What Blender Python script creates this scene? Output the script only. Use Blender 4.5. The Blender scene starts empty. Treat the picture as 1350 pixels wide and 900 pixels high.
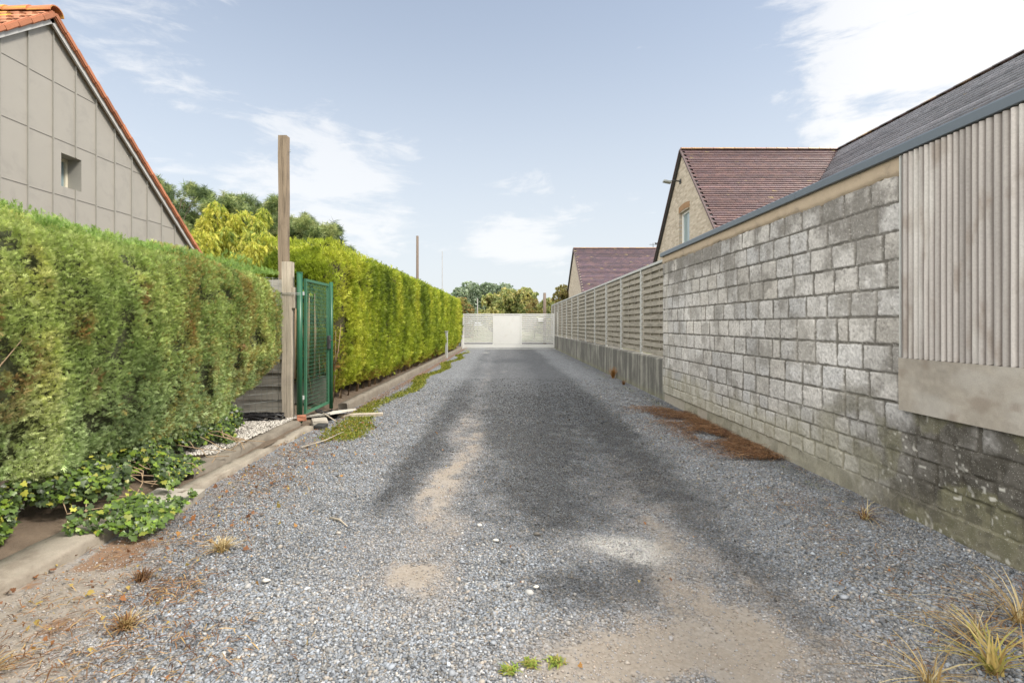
import bpy, bmesh, math, random
import numpy as np
from mathutils import Vector, Matrix
random.seed(7)
rng = np.random.default_rng(11)
S = bpy.context.scene
COL = S.collection
R = math.radians

# ------------------------------------------------------------------ camera
FPX, CX, CY, CAMZ = 700.0, 664.0, 428.0, 1.31      # focal length in photo pixels, vanishing point, eye height
cam = bpy.data.cameras.new('camera'); co = bpy.data.objects.new('camera', cam); COL.objects.link(co)
co.location = (0, 0, CAMZ); co.rotation_euler = (R(90), 0, 0)
cam.sensor_width = 36; cam.lens = FPX / 1350 * 36
cam.shift_x = (675 - CX) / 1350; cam.shift_y = -(450 - CY) / 1350
cam.clip_start = 0.05; cam.clip_end = 5000
S.camera = co

# ------------------------------------------------------------------ sun, sky, exposure
SUN_EL, SUN_AZ = 46.0, 112.0      # degrees; azimuth from +Y towards +X
sd = Vector((math.sin(R(SUN_AZ)) * math.cos(R(SUN_EL)), math.cos(R(SUN_AZ)) * math.cos(R(SUN_EL)), math.sin(R(SUN_EL))))
sl = bpy.data.lights.new('sun', 'SUN'); sl.energy = 2.1; sl.angle = R(11); sl.color = (1, .93, .83)
so = bpy.data.objects.new('sun', sl); COL.objects.link(so)
so.rotation_euler = sd.to_track_quat('Z', 'Y').to_euler(); so.location = (20, 5, 30)
S.view_settings.view_transform = 'Standard'; S.view_settings.look = 'None'
S.view_settings.exposure = 1.0; S.view_settings.gamma = 1; S.view_settings.use_curve_mapping = False

class NT:
    """tiny helper for writing node trees"""
    def __init__(s, tree): s.t = tree; s.n = tree.nodes; s.l = tree.links
    def put(s, sock, v):
        if v is None: return
        if isinstance(v, bpy.types.NodeSocket): s.l.new(v, sock)
        elif isinstance(v, (tuple, list)) and sock.type == 'RGBA' and len(v) == 3: sock.default_value = (*v, 1)
        else: sock.default_value = v
    def node(s, typ, props=None, **ins):
        nd = s.n.new(typ)
        for k, v in (props or {}).items(): setattr(nd, k, v)
        for k, v in ins.items():
            key = k.replace('_', ' ')
            s.put(nd.inputs[key] if key in nd.inputs else nd.inputs[k], v)
        return nd
    def math(s, op, a, b=None, c=None, clamp=False):
        nd = s.n.new('ShaderNodeMath'); nd.operation = op; nd.use_clamp = clamp
        for i, v in enumerate((a, b, c)):
            if v is not None: s.put(nd.inputs[i], v)
        return nd.outputs[0]
    def vmath(s, op, a, b=None):
        nd = s.n.new('ShaderNodeVectorMath'); nd.operation = op
        s.put(nd.inputs[0], a)
        if b is not None: s.put(nd.inputs[1], b)
        return nd.outputs['Value'] if op in ('DOT_PRODUCT', 'LENGTH') else nd.outputs[0]
    def mix(s, f, a, b, blend='MIX'):
        nd = s.n.new('ShaderNodeMix'); nd.data_type = 'RGBA'; nd.blend_type = blend
        s.put(nd.inputs[0], f); s.put(nd.inputs[6], a); s.put(nd.inputs[7], b)
        return nd.outputs[2]
    def ramp(s, f, stops, interp='LINEAR'):
        nd = s.n.new('ShaderNodeValToRGB'); cr = nd.color_ramp; cr.interpolation = interp
        while len(cr.elements) < len(stops): cr.elements.new(.5)
        for e, (p, c) in zip(cr.elements, stops):
            e.position = p; e.color = (*c, 1) if isinstance(c, (tuple, list)) else (c, c, c, 1)
        s.put(nd.inputs[0], f); return nd.outputs[0]
    def sstep(s, v, a, b):
        nd = s.n.new('ShaderNodeMapRange'); nd.interpolation_type = 'SMOOTHSTEP'
        s.put(nd.inputs[0], v); nd.inputs[1].default_value = a; nd.inputs[2].default_value = b
        return nd.outputs[0]
    def noise(s, vec, scale, detail=4, rough=.55, dist=0.):
        return s.node('ShaderNodeTexNoise', Vector=vec, Scale=scale, Detail=detail, Roughness=rough, Distortion=dist).outputs['Fac']
    def coords(s, scale=(1, 1, 1), rot=(0, 0, 0)):
        tc = s.n.new('ShaderNodeTexCoord'); mp = s.n.new('ShaderNodeMapping')
        s.l.new(tc.outputs['Object'], mp.inputs[0]); mp.inputs['Scale'].default_value = scale; mp.inputs['Rotation'].default_value = rot
        return mp.outputs[0]
    def attr(s, name):
        nd = s.n.new('ShaderNodeAttribute'); nd.attribute_name = name; return nd

w = bpy.data.worlds.new('World'); S.world = w; w.use_nodes = True
t = NT(w.node_tree); t.n.clear()
sky = t.node('ShaderNodeTexSky', dict(sky_type='NISHITA', sun_disc=False, sun_elevation=R(SUN_EL), sun_rotation=R(SUN_AZ),
             air_density=1.0, dust_density=1.6, ozone_density=1.0, altitude=0))
gen = t.n.new('ShaderNodeTexCoord').outputs['Generated']
def lump(px, py, a, b):          # soft patch of cloud round one direction of the sky
    d = Vector((px - CX, FPX, -(py - CY))).normalized()
    return t.sstep(t.vmath('DOT_PRODUCT', gen, tuple(d)), math.cos(R(a)), math.cos(R(b)))
mp = t.n.new('ShaderNodeMapping'); t.l.new(gen, mp.inputs[0]); mp.inputs['Scale'].default_value = (1.0, 1.0, 3.2); mp.inputs['Rotation'].default_value = (0, R(9), 0)
cn = t.noise(mp.outputs[0], 3.2, 9, .62, .5)
fine = t.noise(mp.outputs[0], 9, 8, .65, .9)
cn = t.math('ADD', t.math('MULTIPLY', cn, .7), t.math('MULTIPLY', fine, .3))
big = t.math('MAXIMUM', lump(1490, -30, 23, 4), t.math('MULTIPLY', lump(1210, 130, 11, 1), .7))
lft = t.math('MAXIMUM', lump(420, 250, 13, 2), t.math('MULTIPLY', lump(190, 60, 17, 3), .75))
lft = t.math('MAXIMUM', lft, t.math('MULTIPLY', lump(700, 290, 9, 2), .65))
cov = t.math('ADD', t.math('MULTIPLY', big, .27), t.math('MULTIPLY', lft, .18))
cov = t.math('ADD', cn, cov)
cloud = t.sstep(cov, .59, .72)
up = t.node('ShaderNodeSeparateXYZ', Vector=gen).outputs['Z']
veil = t.math('ADD', t.math('MULTIPLY', t.sstep(up, .62, -.02), .62), .31)     # thin high haze, thicker towards the horizon
c1 = t.mix(veil, sky.outputs[0], (4.6, 4.85, 5.05))
c2 = t.mix(t.math('MULTIPLY', cloud, t.math('ADD', t.math('MULTIPLY', big, .35), .55)), c1, (5.9, 5.85, 5.8))
def sky_fill(d, a, b): return t.sstep(t.vmath('DOT_PRODUCT', gen, tuple(Vector(d).normalized())), math.cos(R(a)), math.cos(R(b)))
bk = t.math('MAXIMUM', sky_fill((-.95, -.45, .55), 62, 25), sky_fill((.1, -.5, 1), 55, 20))       # added bright sky, out of view overhead, left and behind, to light the right wall
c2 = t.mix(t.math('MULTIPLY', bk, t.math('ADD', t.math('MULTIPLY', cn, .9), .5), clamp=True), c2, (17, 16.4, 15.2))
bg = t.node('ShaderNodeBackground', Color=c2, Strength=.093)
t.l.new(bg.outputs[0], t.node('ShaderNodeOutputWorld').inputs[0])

# ------------------------------------------------------------------ numpy helpers
def _hash(ix, iy, iz, seed):
    h = (ix * 374761393 + iy * 668265263 + iz * 2147483647 + seed * 1274126177) & 0xffffffff
    h = ((h ^ (h >> 13)) * 1274126177) & 0xffffffff
    h = ((h ^ (h >> 16)) * 2246822519) & 0xffffffff
    return ((h ^ (h >> 15)) & 0xffffff) / float(0xffffff)
def vnoise(x, y, z=0., seed=0):
    x, y, z = np.broadcast_arrays(np.asarray(x, float), y, z)
    ix, iy, iz = (np.floor(a).astype(np.int64) for a in (x, y, z))
    fx, fy, fz = x - ix, y - iy, z - iz
    fx, fy, fz = (a * a * (3 - 2 * a) for a in (fx, fy, fz))
    o = 0
    for dx in (0, 1):
        for dy in (0, 1):
            for dz in (0, 1):
                o = o + _hash(ix + dx, iy + dy, iz + dz, seed) * (fx if dx else 1 - fx) * (fy if dy else 1 - fy) * (fz if dz else 1 - fz)
    return o
def fbm(x, y, z=0., seed=0, octaves=4):
    o = 0; a = .5; n = 0
    for k in range(octaves):
        o = o + a * vnoise(np.asarray(x) * 2 ** k, np.asarray(y) * 2 ** k, np.asarray(z) * 2 ** k, seed + k); n += a; a *= .5
    return o / n
def ss(v, a, b):
    q = np.clip((np.asarray(v, float) - a) / (b - a), 0, 1); return q * q * (3 - 2 * q)

def link(name, me, mats, parent=None):
    o = bpy.data.objects.new(name, me); COL.objects.link(o)
    for m in (mats if isinstance(mats, (list, tuple)) else [mats]):
        if m: me.materials.append(m)
    if parent: o.parent = parent
    return o
def np_mesh(name, V, F, mats, parent=None, col=None, attrs=None, smooth=False, mat_idx=None):
    """V (n,3); F (m,3|4) or a list of such arrays"""
    Fs = F if isinstance(F, list) else [F]
    Fs = [np.asarray(f) for f in Fs if len(f)]
    me = bpy.data.meshes.new(name)
    V = np.asarray(V, np.float32)
    me.vertices.add(len(V)); me.vertices.foreach_set('co', V.ravel())
    loops = np.concatenate([f.ravel() for f in Fs]).astype(np.int32)
    sizes = np.concatenate([np.full(len(f), f.shape[1]) for f in Fs]).astype(np.int32)
    starts = np.concatenate([[0], np.cumsum(sizes)[:-1]]).astype(np.int32)
    me.loops.add(len(loops)); me.loops.foreach_set('vertex_index', loops)
    me.polygons.add(len(sizes)); me.polygons.foreach_set('loop_start', starts); me.polygons.foreach_set('loop_total', sizes)
    if smooth: me.polygons.foreach_set('use_smooth', np.ones(len(sizes), bool))
    if mat_idx is not None: me.polygons.foreach_set('material_index', np.asarray(mat_idx, np.int32))
    me.update(calc_edges=True)
    if col is not None:
        a = me.attributes.new('Col', 'FLOAT_COLOR', 'POINT')
        c = np.ones((len(V), 4), np.float32); c[:, :3] = col; a.data.foreach_set('color', c.ravel())
    for k, v in (attrs or {}).items():
        a = me.attributes.new(k, 'FLOAT', 'POINT'); a.data.foreach_set('value', np.asarray(v, np.float32).ravel())
    return link(name, me, mats, parent)
def grid_faces(nu, nv):
    i = np.arange(nu - 1)[:, None] * nv + np.arange(nv - 1)[None, :]
    i = i.ravel(); return np.stack([i, i + nv, i + nv + 1, i + 1], 1)
def norm(a): return a / np.maximum(np.linalg.norm(a, axis=-1, keepdims=True), 1e-9)
def frames(up, spin=None):
    """frames whose z axis is 'up', turned at random about it"""
    up = norm(up); n = len(up)
    r = norm(rng.normal(size=(n, 3)))
    x = norm(np.cross(r, up)); y = np.cross(up, x)
    return np.stack([x, y, up], 2)        # columns
def scatter(BV, BF, P, FR, sc):
    n, k = len(P), len(BV)
    sc = np.broadcast_to(np.asarray(sc, float).reshape(-1, 1) if np.ndim(sc) < 2 else sc, (n, 3)) if np.ndim(sc) else np.full((n, 3), sc)
    L = BV[None] * sc[:, None, :]
    V = np.einsum('nij,nkj->nki', FR, L) + P[:, None, :]
    F = (BF[None] + (np.arange(n) * k)[:, None, None]).reshape(-1, BF.shape[1])
    return V.reshape(-1, 3), F
def join(parts):
    Vs, Fs, Cs, off = [], [], [], 0
    for V, F, C in parts:
        Vs.append(V); Fs.append(F + off); off += len(V)
        Cs.append(np.broadcast_to(C, (len(V), 3)) if np.ndim(C) == 1 or len(C) == len(V) else np.repeat(C, len(V) // len(C), 0))
    return np.concatenate(Vs), Fs, np.concatenate(Cs)

# ------------------------------------------------------------------ small mesh helpers
def bx(bm, c, s, rot=None, bev=0.0):
    """box with centre c, size s"""
    r = bmesh.ops.create_cube(bm, size=1)
    M = Matrix.Translation(Vector(c)) @ (rot.to_4x4() if rot else Matrix.Identity(4)) @ Matrix.Diagonal((*s, 1))
    bmesh.ops.transform(bm, matrix=M, verts=r['verts'])
    if bev:
        es = {e for v in r['verts'] for e in v.link_edges}
        bmesh.ops.bevel(bm, geom=list(es), offset=bev, segments=2, affect='EDGES', profile=.6)
def tube(bm, pts, rad, seg=8):
    pts = [Vector(p) for p in pts]; rs = rad if isinstance(rad, (list, tuple)) else [rad] * len(pts)
    rings = []
    for i, p in enumerate(pts):
        d = (pts[min(i + 1, len(pts) - 1)] - pts[max(i - 1, 0)]).normalized()
        q = d.to_track_quat('Z', 'Y')
        rings.append([bm.verts.new(p + q @ Vector((math.cos(a) * rs[i], math.sin(a) * rs[i], 0))) for a in [2 * math.pi * k / seg for k in range(seg)]])
    for a, b in zip(rings, rings[1:]):
        for k in range(seg):
            f = bm.faces.new((a[k], a[(k + 1) % seg], b[(k + 1) % seg], b[k])); f.smooth = True
    bm.faces.new(rings[0][::-1]); bm.faces.new(rings[-1])
def poly_prism(bm, pts, off):
    """extrude a polygon (3-D points) by vector off"""
    off = Vector(off); a = [bm.verts.new(Vector(p)) for p in pts]; b = [bm.verts.new(Vector(p) + off) for p in pts]
    bm.faces.new(a); bm.faces.new(b[::-1])
    for i in range(len(a)):
        j = (i + 1) % len(a); bm.faces.new((a[j], a[i], b[i], b[j]))
def obj(name, bm, mat, parent=None):
    bmesh.ops.recalc_face_normals(bm, faces=bm.faces)
    me = bpy.data.meshes.new(name); bm.to_mesh(me); bm.free(); return link(name, me, mat, parent)
def B(): return bmesh.new()
def tag(o, label, cat, group=None, kind=None):
    if label: o['label'] = label
    if cat: o['category'] = cat
    if group: o['group'] = group
    if kind: o['kind'] = kind
    return o
def thing(name, label, cat, loc=(0, 0, 0), group=None):
    o = bpy.data.objects.new(name, None); COL.objects.link(o); o.location = loc; o.empty_display_size = .2
    return tag(o, label, cat, group)
def struct(o, label=None, cat=None): o['kind'] = 'structure'; return tag(o, label, cat) if label else o

# ------------------------------------------------------------------ materials
def mat(name):
    m = bpy.data.materials.new(name); m.use_nodes = True
    t = NT(m.node_tree); bs = t.n['Principled BSDF']; return m, t, bs
def simple(name, col, rough=.7, var=.25, scale=8, bump=.2, bscale=60, metal=0., stretch=(1, 1, 1), spec=.4, dirt=None, bdist=.004):
    m, t, bs = mat(name); v = t.coords(stretch)
    n = t.noise(v, scale, 6, .6); c = t.mix(n, tuple(x * (1 - var) for x in col), tuple(min(1, x * (1 + var)) for x in col))
    if dirt:
        d = t.sstep(t.noise(v, dirt[1], 7, .65, .4), dirt[2], dirt[2] + .16); c = t.mix(t.math('MULTIPLY', d, dirt[3] if len(dirt) > 3 else .8), c, dirt[0])
    t.put(bs.inputs['Base Color'], c); bs.inputs['Roughness'].default_value = rough; bs.inputs['Metallic'].default_value = metal
    bs.inputs['Specular IOR Level'].default_value = spec
    if bump:
        b = t.node('ShaderNodeBump', Strength=bump, Distance=bdist, Height=t.noise(v, bscale, 5, .6)); t.put(bs.inputs['Normal'], b.outputs[0])
    return m
def vcol_mat(name, rough=.85, nscale=90, namp=.35, bump=.4, bdist=.004, spec=.3, speck=None):
    """colour from the mesh's own 'Col' attribute, broken up by fine noise"""
    m, t, bs = mat(name); v = t.coords(); c = t.attr('Col').outputs['Color']
    n = t.noise(v, nscale, 5, .7)
    f = t.math('ADD', t.math('MULTIPLY', n, 2 * namp), 1 - namp)
    c = t.mix(1.0, c, t.node('ShaderNodeCombineColor', Red=f, Green=f, Blue=f).outputs[0], 'MULTIPLY')
    if speck:
        vo = t.node('ShaderNodeTexVoronoi', Vector=v, Scale=speck[1]); d = t.sstep(vo.outputs['Distance'], speck[2], speck[2] * .6)
        c = t.mix(t.math('MULTIPLY', d, speck[3]), c, speck[0])
    t.put(bs.inputs['Base Color'], c); bs.inputs['Roughness'].default_value = rough; bs.inputs['Specular IOR Level'].default_value = spec
    if bump:
        b = t.node('ShaderNodeBump', Strength=bump, Distance=bdist, Height=n); t.put(bs.inputs['Normal'], b.outputs[0])
    return m
def leaf_mat(name, trans=.35, rough=.55):
    m, t, bs = mat(name); c = t.attr('Col').outputs['Color']
    t.put(bs.inputs['Base Color'], c); bs.inputs['Roughness'].default_value = rough; bs.inputs['Specular IOR Level'].default_value = .35
    tr = t.node('ShaderNodeBsdfTranslucent', Color=t.mix(.5, c, (.9, 1, .35), 'MULTIPLY')); mx = t.node('ShaderNodeMixShader', Fac=trans)
    t.l.new(bs.outputs[0], mx.inputs[1]); t.l.new(tr.outputs[0], mx.inputs[2])
    t.l.new(mx.outputs[0], t.n['Material Output'].inputs[0]); return m
def wood(name, col, stretch=(1, 1, .06), dark=.45, scale=30, rough=.85):
    m, t, bs = mat(name); v = t.coords(stretch)
    g = t.noise(v, scale, 8, .65, .6); b2 = t.noise(t.coords(), 3, 5, .6)
    c = t.ramp(g, [(.28, tuple(x * dark for x in col)), (.5, col), (.75, tuple(min(1, x * 1.25) for x in col))])
    c = t.mix(t.math('MULTIPLY', t.sstep(b2, .5, .75), .55), c, tuple(x * .5 for x in col))
    t.put(bs.inputs['Base Color'], c); bs.inputs['Roughness'].default_value = rough; bs.inputs['Specular IOR Level'].default_value = .25
    t.put(bs.inputs['Normal'], t.node('ShaderNodeBump', Strength=.6, Distance=.006, Height=g).outputs[0]); return m

M = {}
M['leaf'] = leaf_mat('foliage', .42); M['ivy'] = leaf_mat('ivy_leaf', .25, .35); M['needle'] = leaf_mat('pine_needle', .15)
M['stone'] = vcol_mat('gravel_stone', .8, 160, .22, .3, .002)
M['straw'] = leaf_mat('dry_stalk', .3, .7)
M['block'] = vcol_mat('concrete_block', .92, 260, .6, .7, .003, .2, ((.58, .57, .54), 95, .20, .6))
M['bark'] = simple('bark', (.13, .10, .075), .95, .4, 14, .8, 40, stretch=(1, 1, .3), bdist=.01)
M['coping'] = simple('zinc_coping', (.13, .155, .18), .38, .12, 5, .1, 30, metal=.2)
M['zinc'] = simple('grey_seamed_zinc', (.365, .345, .31), .5, .07, 1.6, .08, 14, metal=.12, dirt=((.30, .285, .26), 2.2, .5, .5))
M['zincseam'] = simple('standing_seam', (.33, .32, .29), .5, .08, 5, 0)
M['jointline'] = simple('panel_joint', (.20, .19, .175), .7, .08, 5, 0)
M['flash'] = simple('pale_flashing', (.50, .50, .49), .5, .08, 8, .05, 30)
M['render'] = simple('sandy_render', (.43, .35, .26), .95, .15, 12, .6, 120, dirt=((.25, .21, .17), 7, .56, .6))
M['white'] = simple('white_gate_paint', (.66, .66, .645), .5, .04, 3, .03, 30, dirt=((.52, .50, .45), 4, .55, .4))
M['alu'] = simple('galvanised_post', (.50, .51, .50), .55, .1, 6, .05, 40, metal=.2)
M['green'] = simple('green_paint', (.018, .10, .052), .35, .12, 10, .05, 50, dirt=((.10, .19, .13), 15, .62, .4))
M['greenpale'] = simple('faded_green_paint', (.05, .155, .09), .45, .15, 10, .05, 50)
M['wire'] = simple('galvanised_wire', (.33, .35, .34), .5, .1, 20, 0, metal=.4)
M['timber'] = wood('weathered_timber', (.255, .20, .145), dark=.4); M['timberpale'] = wood('pale_timber', (.44, .385, .31), dark=.6)
M['plank'] = wood('weathered_plank', (.30, .285, .25), (.1, .1, 1), .55, 26)
M['black'] = simple('black_plastic', (.02, .02, .022), .4, .2, 9, 0)
M['grime'] = simple('concrete_bit', (.36, .33, .28), .9, .2, 14, .5, 80)
M['glass'] = simple('window_glass', (.20, .27, .29), .08, .1, 2, 0, spec=.8)
M['frame'] = simple('cream_frame', (.66, .62, .50), .5, .05, 6, 0)
M['pvc'] = simple('white_frame', (.75, .76, .75), .4, .05, 6, 0)
M['dark'] = simple('dark_fitting', (.05, .05, .05), .5, .2, 6, 0)
M['brown'] = simple('brown_mast', (.16, .125, .10), .85, .3, 9, .3, 40, stretch=(1, 1, .1))
M['twig'] = simple('twig', (.33, .24, .15), .9, .3, 12, .4, 60)
M['roof'] = vcol_mat('glazed_roof_tile', .33, 30, .22, .15, .003, .6)
M['orange'] = vcol_mat('terracotta_tile', .8, 26, .3, .4, .004, .3)

def brick_mat():
    m, t, bs = mat('buff_brick'); v = t.coords((1, 1, 1))
    s = t.node('ShaderNodeSeparateXYZ', Vector=v); cc = t.node('ShaderNodeCombineXYZ', X=s.outputs['Y'], Y=s.outputs['Z'])
    br = t.node('ShaderNodeTexBrick', dict(offset=.5), Vector=cc.outputs[0], Color1=(.36, .305, .235), Color2=(.53, .465, .38), Mortar=(.38, .35, .31), Scale=1., Mortar_Size=.006, Brick_Width=.21, Row_Height=.065, Bias=0.)
    n = t.noise(v, 5, 5, .6); c = t.mix(t.math('MULTIPLY', t.sstep(n, .45, .75), .4), br.outputs[0], (.28, .23, .17))
    t.put(bs.inputs['Base Color'], c); bs.inputs['Roughness'].default_value = .9
    t.put(bs.inputs['Normal'], t.node('ShaderNodeBump', Strength=.6, Distance=.01, Height=t.math('ADD', t.math('MULTIPLY', br.outputs['Fac'], -1.), t.noise(v, 60, 4))).outputs[0]); return m
M['brick'] = brick_mat()

def lowwall_mat():
    m, t, bs = mat('stained_concrete'); v = t.coords(); st = t.coords((1, 2.4, .16))
    a = t.noise(st, 2.6, 8, .65, .3); b = t.noise(v, 1.1, 4, .6); z = t.node('ShaderNodeSeparateXYZ', Vector=v).outputs['Z']
    base = t.mix(t.noise(v, 9, 6, .6), (.22, .215, .185), (.37, .36, .32))
    f = t.sstep(t.math('ADD', t.math('ADD', a, t.math('MULTIPLY', b, .5)), t.math('MULTIPLY', z, .08)), .64, .84)
    c = t.mix(t.math('MULTIPLY', f, .85), base, (.085, .082, .075))
    c = t.mix(t.math('MULTIPLY', t.sstep(z, .15, .0), .5), c, (.20, .20, .12))
    c = t.mix(t.math('MULTIPLY', t.sstep(t.noise(v, 14, 6, .7), .6, .7), .4), c, (.46, .46, .42))
    t.put(bs.inputs['Base Color'], c); bs.inputs['Roughness'].default_value = .95
    t.put(bs.inputs['Normal'], t.node('ShaderNodeBump', Strength=.8, Distance=.012, Height=t.math('ADD', a, t.noise(v, 50, 6, .7))).outputs[0]); return m
M['lowwall'] = lowwall_mat()

def kerb_mat(name='old_concrete_kerb', col=(.34, .29, .225)):
    m, t, bs = mat(name); v = t.coords()
    c = t.mix(t.noise(v, 6, 8, .65), tuple(x * .55 for x in col), tuple(x * 1.35 for x in col))
    c = t.mix(t.math('MULTIPLY', t.sstep(t.noise(v, 2.3, 6, .6), .52, .68), .7), c, (.15, .12, .09))
    t.put(bs.inputs['Base Color'], c); bs.inputs['Roughness'].default_value = .95
    t.put(bs.inputs['Normal'], t.node('ShaderNodeBump', Strength=.8, Distance=.01, Height=t.noise(v, 28, 8, .7)).outputs[0]); return m
M['kerbpale'] = kerb_mat('pale_concrete_kerb', (.30, .265, .215)); M['kerb'] = kerb_mat(col=(.20, .175, .14))

def ground_mat():
    m, t, bs = mat('gravel_drive'); v = t.coords(); A = lambda n: t.attr(n).outputs['Fac']
    vo = t.node('ShaderNodeTexVoronoi', Vector=v, Scale=62., Randomness=1.)
    vs = t.node('ShaderNodeTexVoronoi', Vector=v, Scale=125., Randomness=1.)
    rnd = t.node('ShaderNodeSeparateColor', Color=vo.outputs['Color']); rn2 = t.node('ShaderNodeSeparateColor', Color=vs.outputs['Color'])
    rv = t.math('ADD', t.math('MULTIPLY', rnd.outputs[0], .62), t.math('MULTIPLY', rn2.outputs[1], .38))
    grav = t.ramp(rv, [(.1, (.055, .06, .07)), (.35, (.145, .157, .175)), (.6, (.235, .25, .275)), (.85, (.35, .355, .365)), (1, (.50, .49, .475))])
    edge = t.sstep(vo.outputs['Distance'], .45, .75)
    grav = t.mix(t.math('MULTIPLY', edge, .45), grav, (.08, .078, .075))
    n1 = t.noise(v, 14, 8, .7); n2 = t.noise(v, 55, 6, .7); n3 = t.noise(v, 3.1, 6, .6)
    jit = t.math('ADD', t.math('MULTIPLY', t.math('SUBTRACT', n1, .5), 1.3), t.math('MULTIPLY', t.math('SUBTRACT', n2, .5), 1.1))
    dk = t.sstep(t.math('ADD', A('dark'), t.math('MULTIPLY', jit, .5)), .05, 1.)
    grav = t.mix(t.math('MULTIPLY', dk, .80), grav, t.mix(.3, (.035, .036, .040), grav))
    pl = t.sstep(t.math('ADD', A('pale'), jit), .25, .75); grav = t.mix(t.math('MULTIPLY', pl, .7), grav, (.62, .60, .57))
    mott = t.math('ADD', t.math('MULTIPLY', t.noise(v, 5.5, 8, .7), 1.3), .38); grav = t.mix(1., grav, t.node('ShaderNodeCombineColor', Red=mott, Green=mott, Blue=mott).outputs[0], 'MULTIPLY')
    sand = t.mix(n2, (.17, .14, .11), (.40, .345, .28)); sand = t.mix(t.sstep(n3, .4, .8), sand, (.30, .27, .235))
    sf = t.sstep(t.math('ADD', A('sand'), jit), .10, 1.0)
    c = t.mix(t.math('MULTIPLY', sf, .85), grav, sand)
    lt = t.sstep(t.math('ADD', A('litter'), jit), .45, .8); c = t.mix(t.math('MULTIPLY', lt, .75), c, t.mix(n2, (.10, .05, .028), (.30, .17, .09)))
    mf = t.sstep(t.math('ADD', A('moss'), jit), .4, .72); c = t.mix(t.math('MULTIPLY', mf, .9), c, t.mix(n2, (.10, .12, .02), (.30, .31, .07)))
    t.put(bs.inputs['Base Color'], c); bs.inputs['Roughness'].default_value = .9; bs.inputs['Specular IOR Level'].default_value = .25
    h = t.math('ADD', t.math('MULTIPLY', t.math('SUBTRACT', 1., vo.outputs['Distance']), t.math('SUBTRACT', 1.1, sf)), t.math('MULTIPLY', n2, .6))
    t.put(bs.inputs['Normal'], t.node('ShaderNodeBump', Strength=.9, Distance=.010, Height=h).outputs[0]); return m
M['ground'] = ground_mat()
def soil_mat(name, a, b, g=None, gs=.8):
    m, t, bs = mat(name); v = t.coords(); c = t.mix(t.noise(v, 9, 8, .7), a, b)
    if g: c = t.mix(t.sstep(t.noise(v, gs, 6, .6), .42, .6), c, t.mix(t.noise(v, 25, 5, .7), tuple(x * .6 for x in g), tuple(x * 1.3 for x in g)))
    t.put(bs.inputs['Base Color'], c); bs.inputs['Roughness'].default_value = .95
    t.put(bs.inputs['Normal'], t.node('ShaderNodeBump', Strength=.8, Distance=.02, Height=t.noise(v, 30, 8, .7)).outputs[0]); return m
M['field'] = soil_mat('field_grass', (.13, .11, .07), (.2, .17, .1), (.10, .14, .04))
M['soil'] = soil_mat('bed_soil', (.07, .05, .035), (.22, .165, .115))
M['asphalt'] = soil_mat('asphalt', (.045, .045, .047), (.07, .07, .072))

# ================================================================== GROUND
XR, YW = 2.75, 9.12                      # face of the block wall, where it ends
def kerbx(y): return -2.36 + .14 * np.clip((np.asarray(y, float) - 5) / 23, 0, 1)

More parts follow.
